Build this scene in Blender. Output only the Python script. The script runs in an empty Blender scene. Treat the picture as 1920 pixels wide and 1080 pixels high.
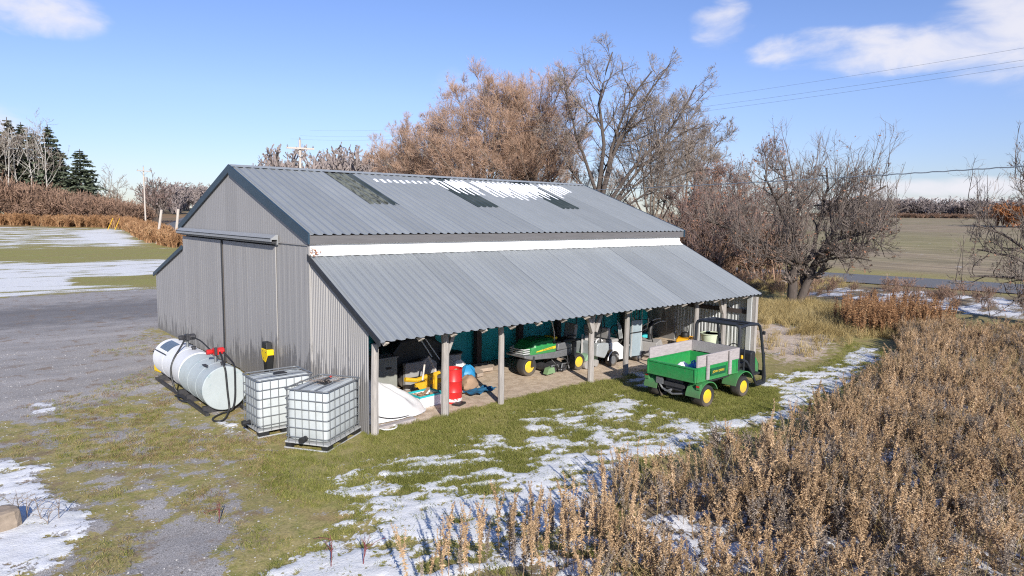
import bpy, math, random
import numpy as np
from mathutils import Vector, Matrix, Euler

# ------------------------------------------------------------------ camera, world, sun
scene = bpy.context.scene
COL = scene.collection
CAM = Vector((-6.6061, -11.9407, 4.4503))
YAW, PITCH, ROLL = 0.8589, 0.1065, 0.0124
fw = Vector((math.cos(YAW)*math.cos(PITCH), math.sin(YAW)*math.cos(PITCH), -math.sin(PITCH)))
rt = Vector((math.sin(YAW), -math.cos(YAW), 0))
up = rt.cross(fw)
R_ = rt*math.cos(ROLL)+up*math.sin(ROLL)
U_ = -rt*math.sin(ROLL)+up*math.cos(ROLL)
cam_d = bpy.data.cameras.new('camera')
cam = bpy.data.objects.new('camera', cam_d); COL.objects.link(cam)
cam.matrix_world = Matrix(((R_.x, U_.x, -fw.x, CAM.x), (R_.y, U_.y, -fw.y, CAM.y), (R_.z, U_.z, -fw.z, CAM.z), (0, 0, 0, 1)))
cam_d.sensor_width = 36.0
cam_d.lens = 1281.76/1920*36.0
cam_d.clip_end = 6000
scene.camera = cam

SUN_EL = math.radians(25.0)
SUN_AZ = math.atan2(-0.40, -0.92)            # measured from +Y towards +X
sx, sy, sz = math.sin(SUN_AZ)*math.cos(SUN_EL), math.cos(SUN_AZ)*math.cos(SUN_EL), math.sin(SUN_EL)
world = bpy.data.worlds.new('World'); scene.world = world; world.use_nodes = True
sun_d = bpy.data.lights.new('sun', 'SUN'); sun_d.energy = 4.2; sun_d.angle = math.radians(0.5); sun_d.color = (1.0, 0.94, 0.86)
sun = bpy.data.objects.new('sun', sun_d); COL.objects.link(sun)
sun.rotation_euler = Vector((sx, sy, sz)).to_track_quat('Z', 'Y').to_euler()
scene.view_settings.view_transform = 'Standard'
scene.view_settings.look = 'None'
scene.view_settings.exposure = 0.68
scene.view_settings.gamma = 1.0
scene.view_settings.use_curve_mapping = False
SKY_STRENGTH = 0.085
scene.cycles.use_denoising = False
scene.cycles.filter_width = 1.15
scene.render.filter_size = 1.15

def world_nodes():
    nt = world.node_tree; N, L = nt.nodes, nt.links; N.clear()
    out = N.new('ShaderNodeOutputWorld'); bg = N.new('ShaderNodeBackground'); bg.inputs[1].default_value = SKY_STRENGTH
    sky = N.new('ShaderNodeTexSky'); sky.sky_type = 'NISHITA'; sky.sun_disc = False
    sky.sun_elevation = SUN_EL; sky.sun_rotation = SUN_AZ % (2*math.pi)
    sky.altitude = 200; sky.air_density = 1.0; sky.dust_density = 0.25; sky.ozone_density = 2.0
    tc = N.new('ShaderNodeTexCoord')
    sep = N.new('ShaderNodeSeparateXYZ'); L.new(tc.outputs['Generated'], sep.inputs[0])
    def math_(op, a, b=None, c=None, clamp=False):
        m = N.new('ShaderNodeMath'); m.operation = op; m.use_clamp = clamp
        for i, v in enumerate((a, b, c)):
            if v is None: continue
            if isinstance(v, (int, float)): m.inputs[i].default_value = v
            else: L.new(v, m.inputs[i])
        return m.outputs[0]
    # blue of a clear cold day: the sky colour graded over the whole dome by elevation
    hsv = N.new('ShaderNodeHueSaturation'); hsv.inputs['Saturation'].default_value = 1.0; hsv.inputs['Value'].default_value = 1.0
    L.new(sky.outputs[0], hsv.inputs['Color'])
    tint = N.new('ShaderNodeMix'); tint.data_type = 'RGBA'; tint.blend_type = 'MULTIPLY'; tint.inputs['Factor'].default_value = 1.0
    L.new(hsv.outputs[0], tint.inputs['A'])
    ramp = N.new('ShaderNodeValToRGB'); L.new(sep.outputs[2], ramp.inputs[0])
    e = ramp.color_ramp.elements
    e[0].position = 0.0; e[0].color = (.60, .655, .86, 1)
    e[1].position = 0.5; e[1].color = (.80, .89, 1.22, 1)
    m2_ = e.new(0.06); m2_.color = (.72, .735, .98, 1)
    m_ = e.new(0.16); m_.color = (.85, .855, 1.14, 1)
    L.new(ramp.outputs[0], tint.inputs['B'])
    # cloud layer: project the direction on a plane high above
    no = N.new('ShaderNodeTexNoise'); no.inputs['Scale'].default_value = 11.0; no.inputs['Detail'].default_value = 9; no.inputs['Roughness'].default_value = 0.56; no.inputs['Distortion'].default_value = 0.35
    mp = N.new('ShaderNodeMapping'); mp.inputs['Location'].default_value = (3.1, 1.7, 0.4); mp.inputs['Scale'].default_value = (1, 1, 2.3); L.new(tc.outputs['Generated'], mp.inputs[0]); L.new(mp.outputs[0], no.inputs[0])
    total = None
    # each cloud: azimuth, elevation (deg), half width, half height, strength
    def cloud(px_, py_, wpx, hpx, s):
        x = (px_-960)/1281.76; y = (540-py_)/1281.76
        d = (R_*x+U_*y+fw).normalized()
        az = math.atan2(d.y, d.x); el = math.asin(d.z)
        a = math_('ARCTAN2', sep.outputs[1], sep.outputs[0]); a = math_('SUBTRACT', a, az); a = math_('DIVIDE', a, wpx/1281.76)
        b = math_('ARCSINE', sep.outputs[2]); b = math_('SUBTRACT', b, el); b = math_('DIVIDE', b, hpx/1281.76)
        q = math_('ADD', math_('MULTIPLY', a, a), math_('MULTIPLY', b, b))
        q = math_('SUBTRACT', 1.0, q, clamp=True)
        return math_('MULTIPLY', q, s)
    for c in ((1690, 92, 250, 48, .95), (1900, 60, 150, 92, .8), (1530, 92, 140, 42, 0.8), (1355, 48, 75, 55, 0.8), (60, 15, 130, 52, 0.9), (880, 165, 95, 50, 0.5),
              (1850, 352, 260, 22, 1.1), (1780, 380, 300, 17, 0.95), (600, 215, 90, 22, 0.25), (340, 350, 200, 14, 0.3), (-300, 200, 260, 70, 0.8), (2400, 150, 330, 90, 0.8), (-1500, 150, 500, 90, .6)):
        q = cloud(*c)
        total = q if total is None else math_('MAXIMUM', total, q)
    nn = math_('SUBTRACT', no.outputs[0], 0.5)
    f = math_('ADD', total, math_('MULTIPLY', nn, 2.3))
    f = math_('MULTIPLY', f, math_('MINIMUM', math_('MULTIPLY', total, 2.6), 1.0))
    mr = N.new('ShaderNodeMapRange'); mr.interpolation_type = 'SMOOTHSTEP'; mr.inputs[1].default_value = 0.10; mr.inputs[2].default_value = 1.15; mr.inputs[4].default_value = 0.88
    L.new(f, mr.inputs[0])
    mix = N.new('ShaderNodeMix'); mix.data_type = 'RGBA'; L.new(mr.outputs[0], mix.inputs['Factor']); L.new(tint.outputs['Result'], mix.inputs['A'])
    mix.inputs['B'].default_value = (6.6, 6.5, 7.0, 1)
    L.new(mix.outputs['Result'], bg.inputs[0]); L.new(bg.outputs[0], out.inputs[0])
world_nodes()

# ------------------------------------------------------------------ helpers
rng = np.random.default_rng(7)
random.seed(5)

def terrain(x, y):
    d = np.hypot(np.asarray(x, float)+6.6, np.asarray(y, float)+11.9)-70
    return 0.022*np.clip(d, 0, 260)

def link(o, parent=None):
    COL.objects.link(o)
    if parent is not None: o.parent = parent
    return o

def tag(o, label=None, cat=None, group=None, kind=None):
    if label: o['label'] = label
    if cat: o['category'] = cat
    if group: o['group'] = group
    if kind: o['kind'] = kind
    return o

def thing(name, label, cat, loc=(0, 0, 0), rz=0.0, group=None):
    o = bpy.data.objects.new(name, None); COL.objects.link(o)
    o.empty_display_size = 0.2
    o.location = loc; o.rotation_euler = (0, 0, rz)
    return tag(o, label, cat, group)

def mesh_np(name, verts, faces_list, mats=(), smooth=False):
    """faces_list: list of (F,k) int arrays"""
    me = bpy.data.meshes.new(name)
    verts = np.asarray(verts, np.float32).reshape(-1, 3)
    me.vertices.add(len(verts)); me.vertices.foreach_set('co', verts.ravel())
    fl = [np.asarray(f, np.int32) for f in faces_list if len(f)]
    nl = sum(f.size for f in fl); nf = sum(len(f) for f in fl)
    me.loops.add(nl); me.loops.foreach_set('vertex_index', np.concatenate([f.ravel() for f in fl]))
    tot = np.concatenate([np.full(len(f), f.shape[1], np.int32) for f in fl])
    st = np.concatenate([[0], np.cumsum(tot)[:-1]]).astype(np.int32)
    me.polygons.add(nf); me.polygons.foreach_set('loop_start', st)
    me.polygons.foreach_set('use_smooth', np.full(nf, smooth))
    me.update(calc_edges=True)
    for m in mats: me.materials.append(m)
    return me

def perp(d):
    d = Vector(d).normalized()
    a = Vector((0, 0, 1)) if abs(d.z) < 0.9 else Vector((1, 0, 0))
    u = d.cross(a).normalized(); return u, d.cross(u).normalized()

class MB:
    def __init__(s): s.v = []; s.f = []
    def add(s, vs, fs):
        b = len(s.v); s.v += [tuple(p) for p in vs]; s.f += [tuple(i+b for i in f) for f in fs]; return s
    def box(s, c, size, rot=None):
        x, y, z = (q/2 for q in size); vs = [Vector((a*x, b*y, d*z)) for d in (-1, 1) for b in (-1, 1) for a in (-1, 1)]
        if rot is not None:
            m = Euler(rot).to_matrix(); vs = [m @ v for v in vs]
        vs = [v+Vector(c) for v in vs]
        return s.add(vs, [(0, 2, 3, 1), (4, 5, 7, 6), (0, 1, 5, 4), (2, 6, 7, 3), (0, 4, 6, 2), (1, 3, 7, 5)])
    def bb(s, a, b):
        return s.box([(p+q)/2 for p, q in zip(a, b)], [abs(p-q) for p, q in zip(a, b)])
    def beam(s, a, b, w, h, upv=(0, 0, 1)):
        a, b = Vector(a), Vector(b); d = (b-a).normalized(); u = Vector(upv)
        sd = d.cross(u)
        if sd.length < 1e-4: sd = d.cross(Vector((0, 1, 0)))
        sd.normalize(); u = sd.cross(d).normalized()
        vs = [p+sd*(i*w/2)+u*(j*h/2) for p in (a, b) for j in (-1, 1) for i in (-1, 1)]
        return s.add(vs, [(0, 2, 3, 1), (4, 5, 7, 6), (0, 1, 5, 4), (2, 6, 7, 3), (0, 4, 6, 2), (1, 3, 7, 5)])
    def tube(s, pts, r, n=8, caps=True, closed=False):
        pts = [Vector(p) for p in pts]; rs = r if isinstance(r, (list, tuple)) else [r]*len(pts)
        k = len(pts); vs = []; u = None
        for i, p in enumerate(pts):
            if closed: d = pts[(i+1) % k]-pts[i-1]
            else: d = pts[min(i+1, k-1)]-pts[max(i-1, 0)]
            d.normalize()
            if u is None: u, w = perp(d)
            else:
                u = u-d*u.dot(d)
                if u.length < 1e-5: u, w = perp(d)
                u.normalize(); w = d.cross(u)
            w = d.cross(u)
            for j in range(n):
                a = 2*math.pi*j/n; vs.append(p+(u*math.cos(a)+w*math.sin(a))*rs[i])
        fs = []
        for i in range(k if closed else k-1):
            i2 = (i+1) % k
            for j in range(n): fs.append((i*n+j, i*n+(j+1) % n, i2*n+(j+1) % n, i2*n+j))
        if caps and not closed: fs += [tuple(range(n-1, -1, -1)), tuple((k-1)*n+j for j in range(n))]
        return s.add(vs, fs)
    def lathe(s, prof, c=(0, 0, 0), axis='z', n=20):
        """prof: list of (r, h) along the axis"""
        vs = []; c = Vector(c)
        for r, h in prof:
            for j in range(n):
                a = 2*math.pi*j/n; x, y = r*math.cos(a), r*math.sin(a)
                vs.append(c+(Vector((x, y, h)) if axis == 'z' else Vector((h, x, y)) if axis == 'x' else Vector((y, h, x))))
        fs = []
        for i in range(len(prof)-1):
            for j in range(n): fs.append((i*n+j, i*n+(j+1) % n, (i+1)*n+(j+1) % n, (i+1)*n+j))
        if prof[0][0] > 1e-4: fs.append(tuple(range(n-1, -1, -1)))
        if prof[-1][0] > 1e-4: fs.append(tuple((len(prof)-1)*n+j for j in range(n)))
        return s.add(vs, fs)
    def prism(s, poly, axis, a, b):
        """poly: 2D outline; extruded along axis x (poly = y,z), y (poly = x,z) or z (poly = x,y)"""
        def p3(p, h): return (h, p[0], p[1]) if axis == 'x' else (p[0], h, p[1]) if axis == 'y' else (p[0], p[1], h)
        n = len(poly)
        vs = [p3(p, a) for p in poly]+[p3(p, b) for p in poly]
        return s.add(vs, [tuple(range(n-1, -1, -1)), tuple(range(n, 2*n))]+[(i, (i+1) % n, n+(i+1) % n, n+i) for i in range(n)])
    def mesh(s, name, m, smooth=False):
        me = bpy.data.meshes.new(name); me.from_pydata(s.v, [], s.f)
        import bmesh
        b = bmesh.new(); b.from_mesh(me); bmesh.ops.recalc_face_normals(b, faces=b.faces); b.to_mesh(me); b.free()
        if smooth: me.polygons.foreach_set('use_smooth', [True]*len(me.polygons))
        if m is not None: me.materials.append(m)
        return me
    def build(s, name, m, parent=None, smooth=False, bevel=0, loc=None):
        o = bpy.data.objects.new(name, s.mesh(name, m, smooth)); link(o, parent)
        if loc is not None: o.location = loc
        if bevel:
            md = o.modifiers.new('bevel', 'BEVEL'); md.width = bevel; md.segments = 2; md.limit_method = 'ANGLE'; md.angle_limit = math.radians(40)
        if smooth and not bevel: 
            try: o.data.set_sharp_from_angle(angle=math.radians(38))
            except Exception: pass
        return o

def inst(name, me, parent=None, loc=(0, 0, 0), rot=(0, 0, 0), scale=(1, 1, 1)):
    o = bpy.data.objects.new(name, me); link(o, parent); o.location = loc; o.rotation_euler = rot; o.scale = scale; return o

def copy_tree(root, loc, rz, label, group=None, scale=None):
    r = root.copy(); COL.objects.link(r); r.location = loc; r.rotation_euler = (0, 0, rz)
    if scale is not None: r.scale = scale if not isinstance(scale, (int, float)) else (scale,)*3
    r['label'] = label
    if group: r['group'] = group
    for ch in list(root.children):
        c = ch.copy(); COL.objects.link(c); c.parent = r
        for g in list(ch.children):
            d = g.copy(); COL.objects.link(d); d.parent = c
    return r

# ------------------------------------------------------------------ materials
class NT:
    def __init__(s, m):
        m.use_nodes = True; s.nt = m.node_tree; s.N = s.nt.nodes; s.L = s.nt.links
        s.bsdf = s.N['Principled BSDF']; s.out = s.N['Material Output']
        s.pos = s.N.new('ShaderNodeNewGeometry').outputs['Position']
    def val(s, sock, v):
        if isinstance(v, (int, float)): sock.default_value = v
        elif isinstance(v, (tuple, list)): sock.default_value = tuple(v)+((1,) if len(v) == 3 and len(sock.default_value) == 4 else ())
        else: s.L.new(v, sock)
    def math(s, op, a, b=0.0, c=0.0, clamp=False):
        m = s.N.new('ShaderNodeMath'); m.operation = op; m.use_clamp = clamp
        s.val(m.inputs[0], a); s.val(m.inputs[1], b); s.val(m.inputs[2], c); return m.outputs[0]
    def noise(s, scale, detail=4, rough=.55, stretch=None, vec=None, dim='3D'):
        n = s.N.new('ShaderNodeTexNoise'); n.noise_dimensions = dim
        n.inputs['Scale'].default_value = scale; n.inputs['Detail'].default_value = detail; n.inputs['Roughness'].default_value = rough
        v = vec or s.pos
        if stretch:
            mp = s.N.new('ShaderNodeMapping'); mp.inputs['Scale'].default_value = stretch
            s.L.new(v, mp.inputs[0]); v = mp.outputs[0]
        s.L.new(v, n.inputs['Vector']); return n.outputs[0]
    def step(s, v, a, b, lo=0.0, hi=1.0):
        m = s.N.new('ShaderNodeMapRange'); m.interpolation_type = 'SMOOTHSTEP'
        s.val(m.inputs[0], v); s.val(m.inputs[1], a); s.val(m.inputs[2], b); s.val(m.inputs[3], lo); s.val(m.inputs[4], hi); return m.outputs[0]
    def mix(s, f, a, b, blend='MIX'):
        m = s.N.new('ShaderNodeMix'); m.data_type = 'RGBA'; m.blend_type = blend
        s.val(m.inputs['Factor'], f); s.val(m.inputs['A'], a); s.val(m.inputs['B'], b); return m.outputs['Result']
    def scale(s, col, f):
        m = s.N.new('ShaderNodeVectorMath'); m.operation = 'SCALE'; s.val(m.inputs[0], col); s.val(m.inputs['Scale'], f); return m.outputs[0]
    def bump(s, h, strength=.3, dist=.02):
        b = s.N.new('ShaderNodeBump'); b.inputs['Strength'].default_value = strength; b.inputs['Distance'].default_value = dist
        s.L.new(h, b.inputs['Height']); s.L.new(b.outputs[0], s.bsdf.inputs['Normal'])
    def attr(s, name):
        a = s.N.new('ShaderNodeAttribute'); a.attribute_name = name; return a
    def xyz(s, v):
        q = s.N.new('ShaderNodeSeparateXYZ'); s.L.new(v, q.inputs[0]); return q.outputs
    def rand(s): return s.N.new('ShaderNodeObjectInfo').outputs['Random']

def mat(name, col, rough=.6, metal=0., var=.15, vs=5., bump=0., bs=60., stretch=None, rand=0., spots=None, spec=None, dirt=None):
    m = bpy.data.materials.new(name); t = NT(m)
    n = t.noise(vs, 5, .6, stretch)
    f = t.math('MULTIPLY_ADD', t.math('SUBTRACT', n, .5), 2*var*1.6, 1.0)
    if rand: f = t.math('MULTIPLY', f, t.math('MULTIPLY_ADD', t.math('SUBTRACT', t.rand(), .5), 2*rand, 1.0))
    c = t.scale(tuple(col), f)
    if spots:                                   # (colour, scale, threshold, softness)
        q = t.noise(spots[1], 6, .65, stretch)
        c = t.mix(t.step(q, spots[2], spots[2]+spots[3]), c, spots[0])
    if dirt:                                    # splashed mud towards a height: (colour, z low, z high)
        z = t.xyz(t.pos)[2]
        q = t.math('ADD', z, t.math('MULTIPLY', t.math('SUBTRACT', t.noise(9, 5, .7), .5), .5*(dirt[2]-dirt[1])+.1))
        c = t.mix(t.step(q, dirt[1], dirt[2], .55, 0.), c, dirt[0])
    t.L.new(c, t.bsdf.inputs['Base Color'])
    t.bsdf.inputs['Roughness'].default_value = rough; t.bsdf.inputs['Metallic'].default_value = metal
    if spec is not None: t.bsdf.inputs['Specular IOR Level'].default_value = spec
    if bump: t.bump(t.noise(bs, 5, .6, stretch), bump, .01)
    return m

MT = dict(
    timber=mat('weathered_timber', (.30, .28, .26), .85, var=.3, vs=9, bump=.5, bs=25, stretch=(3, 3, .4), rand=.12),
    timber_dark=mat('dark_timber', (.055, .045, .042), .9, var=.3, vs=8),
    rafter=mat('pale_rafter', (.50, .45, .40), .85, var=.25, vs=8, rand=.15),
    navy=mat('blue_painted_trim', (.022, .048, .075), .45, var=.2, vs=3),
    black_trim=mat('black_trim', (.02, .023, .028), .5, var=.2),
    fascia=mat('grey_fascia', (.115, .112, .115), .7, var=.18, vs=6, stretch=(.3, 3, 3)),
    white_wall=mat('white_painted_boards', (.86, .86, .85), .6, var=.05, vs=4),
    track=mat('track_cover', (.27, .28, .29), .5, var=.1),
    teal=mat('teal_panel', (.02, .38, .41), .5, var=.18, vs=3, rand=.1),
    conc=mat('dusty_slab', (.36, .29, .23), .95, var=.25, vs=6, bump=.5, bs=30, spots=((.20, .15, .11), 3, .56, .12)),
    galv=mat('galvanised_sheet', (.50, .52, .52), .45, .3, var=.12, vs=5, stretch=(4, 4, .4), rand=.06),
    black=mat('black_plastic', (.018, .019, .02), .5, var=.2),
    rubber=mat('rubber', (.028, .027, .027), .85, var=.25, vs=20, dirt=((.17, .135, .10), .0, .30)),
    hose=mat('hose_rubber', (.018, .019, .021), .55, var=.2),
    steel=mat('grey_steel', (.26, .27, .28), .45, .6, var=.2, vs=14),
    dark_steel=mat('dark_steel', (.06, .06, .065), .5, .4, var=.3, vs=14),
    green=mat('green_paint', (.018, .235, .06), .42, var=.16, vs=7, dirt=((.15, .125, .09), .18, .95), spots=((.09, .17, .08), 12, .60, .12)),
    green_in=mat('scratched_green', (.045, .30, .075), .6, var=.25, vs=6, spots=((.20, .25, .14), 9, .57, .1)),
    green_plate=mat('dark_green_plate', (.008, .085, .04), .4, var=.1),
    yellow=mat('yellow_paint', (.72, .50, .02), .45, var=.15, vs=8, dirt=((.24, .19, .12), .02, .42)),
    yellow_old=mat('worn_yellow_paint', (.62, .37, .02), .55, var=.25, vs=9, spots=((.12, .07, .03), 11, .62, .08)),
    yellow_plastic=mat('yellow_plastic', (.80, .55, .01), .45, var=.1),
    board=mat('grey_board', (.33, .30, .295), .85, var=.28, vs=10, bump=.4, bs=30, stretch=(.5, 3, 3), rand=.12),
    red=mat('red_paint', (.50, .02, .02), .4, var=.15, vs=7, spots=((.20, .06, .04), 14, .66, .08)),
    ibc=mat('white_translucent_plastic', (.46, .495, .50), .45, var=.10, vs=3, spots=((.38, .42, .42), 4, .56, .2)),
    cage=mat('galvanised_bar', (.22, .235, .245), .45, .5, var=.2),
    pallet=mat('grey_pallet', (.36, .37, .37), .7, var=.2),
    tank_teal=mat('pale_teal_tank_paint', (.38, .425, .43), .5, var=.09, vs=4, spots=((.28, .36, .37), 5, .57, .12)),
    tank_white=mat('white_tank_paint', (.64, .65, .66), .45, var=.07, vs=4, spots=((.52, .55, .57), 3, .58, .2)),
    glass_dark=mat('dark_sheet', (.10, .125, .14), .25, var=.3, vs=12),
    tarp=mat('white_tarpaulin', (.60, .60, .60), .55, var=.08, vs=5, bump=.4, bs=14, spots=((.55, .52, .47), 6, .66, .1)),
    blue=mat('blue_plastic', (.02, .22, .45), .5, var=.2),
    white=mat('white_plastic', (.75, .75, .74), .5, var=.08),
    cardboard=mat('brown_board', (.30, .20, .13), .9, var=.25),
    grey=mat('grey_plastic', (.27, .27, .27), .7, var=.15),
    cart=mat('silver_cart_body', (.36, .39, .40), .35, .2, var=.1),
    cart_white=mat('white_cart_body', (.70, .70, .70), .4, var=.06),
    seat=mat('grey_vinyl', (.30, .29, .28), .6, var=.15),
    pole=mat('pale_pole_wood', (.47, .42, .37), .9, var=.2, vs=3, stretch=(4, 4, .3)),
    wire=mat('wire', (.16, .19, .23), .6),
    stone=mat('tan_stone', (.30, .24, .18), .9, var=.3, vs=7, bump=.8, bs=12),
    bark=mat('bark', (.19, .155, .125), .9, var=.35, vs=6, bump=.6, bs=18, stretch=(3, 3, .7)),
    bark_dark=mat('dark_bark', (.085, .068, .058), .95, var=.4, vs=5, bump=.8, bs=14, stretch=(2, 2, .6)),
    bark_pale=mat('pale_bark', (.38, .36, .33), .8, var=.25, vs=3, stretch=(1, 1, 3)),
    twig_red=mat('reddish_twig', (.40, .265, .185), .85, var=.3, vs=.7, rand=.0),
    twig_grey=mat('grey_twig', (.24, .195, .16), .85, var=.3, vs=.7),
    twig_purple=mat('purplish_twig', (.215, .15, .13), .85, var=.3, vs=.8),
    leaf_brown=mat('withered_leaf', (.25, .125, .075), .8, var=.4, vs=3),
    leaf_orange=mat('orange_leaf', (.36, .135, .045), .8, var=.35, vs=3),
    needle=mat('needle', (.088, .108, .068), .8, var=.45, vs=.9),
    needle2=mat('olive_needle', (.165, .16, .12), .85, var=.4, vs=.9),
    snow=mat('snow', (.86, .88, .91), .55, var=.03, vs=20, bump=.3, bs=30),
    asphalt=mat('asphalt', (.14, .14, .145), .9, var=.15, vs=2, bump=.3, bs=80),
    house=mat('white_house', (.7, .7, .68), .7), roof_dark=mat('dark_roof', (.07, .07, .075), .7),
)

def siding_material():
    m = bpy.data.materials.new('grey_siding_paint'); t = NT(m)
    x, y, z = t.xyz(t.pos)
    f = t.math('MULTIPLY_ADD', t.math('SUBTRACT', t.noise(3, 4, .6, (2, 4, .25)), .5), .16, 1.0)
    f = t.math('MULTIPLY', f, t.math('MULTIPLY_ADD', t.math('SUBTRACT', t.rand(), .5), .10, 1.0))
    c = t.scale((.312, .304, .296), f)
    # thin pale scratches running down
    c = t.mix(t.step(t.noise(1.0, 3, .6, (18, 30, .5)), .72, .78, 0, .28), c, (.50, .49, .48))
    # bare damp patches where the paint has gone near the ground
    n1 = t.noise(1.0, 5, .62, (2.4, 4.2, .75)); n2 = t.noise(1.0, 3, .6, (7, 13, 1.1))
    lim = t.step(y, 9.5, 4.5, .05, .95)
    v = t.math('SUBTRACT', t.math('ADD', t.math('MULTIPLY', n1, 1.6), t.math('MULTIPLY', n2, 1.3)), 1.22)
    v = t.math('MULTIPLY', v, 1.6); v = t.math('SUBTRACT', t.math('ADD', v, t.math('MULTIPLY', lim, .75)), z)
    s = t.step(t.math('ADD', v, t.math('MULTIPLY', t.math('SUBTRACT', t.noise(14, 4, .65), .5), .35)), -.06, .20)
    c = t.mix(t.math('MULTIPLY', s, .85), c, (.150, .146, .145))
    # a few loose patches higher up
    p = t.step(t.noise(1.0, 4, .6, (1.5, 3.2, .9)), .655, .69)
    p = t.math('MULTIPLY', p, t.step(z, 1.9, 1.0))
    c = t.mix(t.math('MULTIPLY', p, .6), c, (.17, .165, .165))
    t.L.new(c, t.bsdf.inputs['Base Color']); t.bsdf.inputs['Roughness'].default_value = .62
    t.bump(t.noise(30, 4, .6, (2, 2, .3)), .05, .01)
    return m
MT['siding'] = siding_material()

def roofing(name, col, moss=None):
    m = bpy.data.materials.new(name); t = NT(m)
    f = t.math('MULTIPLY_ADD', t.math('SUBTRACT', t.noise(2.2, 5, .6, (3.5, .35, .35)), .5), .26, 1.0)
    f = t.math('MULTIPLY', f, t.math('MULTIPLY_ADD', t.math('SUBTRACT', t.rand(), .5), .17, 1.0))
    c = t.scale(col, f)
    # dusty chalking
    c = t.mix(t.step(t.noise(.9, 4, .6), .45, .75, 0, .12), c, (.42, .43, .43))
    if moss:
        c = t.mix(t.step(t.noise(5, 6, .7, (3, .6, .6)), .44, .62), c, moss)
    t.L.new(c, t.bsdf.inputs['Base Color']); t.bsdf.inputs['Roughness'].default_value = .50; t.bsdf.inputs['Metallic'].default_value = .10
    t.bump(t.noise(7, 3, .5, (2, .4, .4)), .10, .02)
    return m
MT['roof'] = roofing('grey_roof_sheet', (.262, .283, .295))
MT['skylight'] = roofing('dark_skylight', (.045, .060, .058))
MT['skylight_moss'] = roofing('mossy_skylight', (.17, .18, .145), (.055, .058, .045))

# ------------------------------------------------------------------ numpy noise and masks
def vnoise(x, y, seed):
    xi = np.floor(x).astype(np.int64); yi = np.floor(y).astype(np.int64); fx = x-xi; fy = y-yi
    fx = fx*fx*(3-2*fx); fy = fy*fy*(3-2*fy)
    def hsh(a, b):
        h = (a*374761393+b*668265263+seed*974634521) & 0xffffffff
        h = ((h ^ (h >> 13))*1274126177) & 0xffffffff
        return ((h ^ (h >> 16)) & 0xffff)/65535.0
    return (hsh(xi, yi)*(1-fx)+hsh(xi+1, yi)*fx)*(1-fy)+(hsh(xi, yi+1)*(1-fx)+hsh(xi+1, yi+1)*fx)*fy
def fbm(x, y, seed, octv=5, gain=.55):
    s = 0; a = 1; w = 0
    for o in range(octv):
        s = s+a*vnoise(x*2**o+o*17.3, y*2**o-o*9.1, seed+o); w += a; a *= gain
    return s/w
def poly_mask(x, y, poly, soft):
    """1 inside, 0 outside, a soft edge of the given width"""
    x = np.asarray(x, float); y = np.asarray(y, float); P = np.array(poly, float); n = len(P)
    ins = np.zeros(x.shape, bool); d = np.full(x.shape, 1e9)
    for i in range(n):
        a = P[i]; b = P[(i+1) % n]
        c = ((a[1] > y) != (b[1] > y)) & (x < (b[0]-a[0])*(y-a[1])/((b[1]-a[1]) if abs(b[1]-a[1]) > 1e-9 else 1e-9)+a[0]); ins ^= c
        ab = b-a; t = np.clip(((x-a[0])*ab[0]+(y-a[1])*ab[1])/(ab@ab+1e-9), 0, 1)
        d = np.minimum(d, np.hypot(x-a[0]-t*ab[0], y-a[1]-t*ab[1]))
    sd = np.where(ins, d, -d)
    q = np.clip(sd/(2*soft)+.5, 0, 1); return q*q*(3-2*q)

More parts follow.
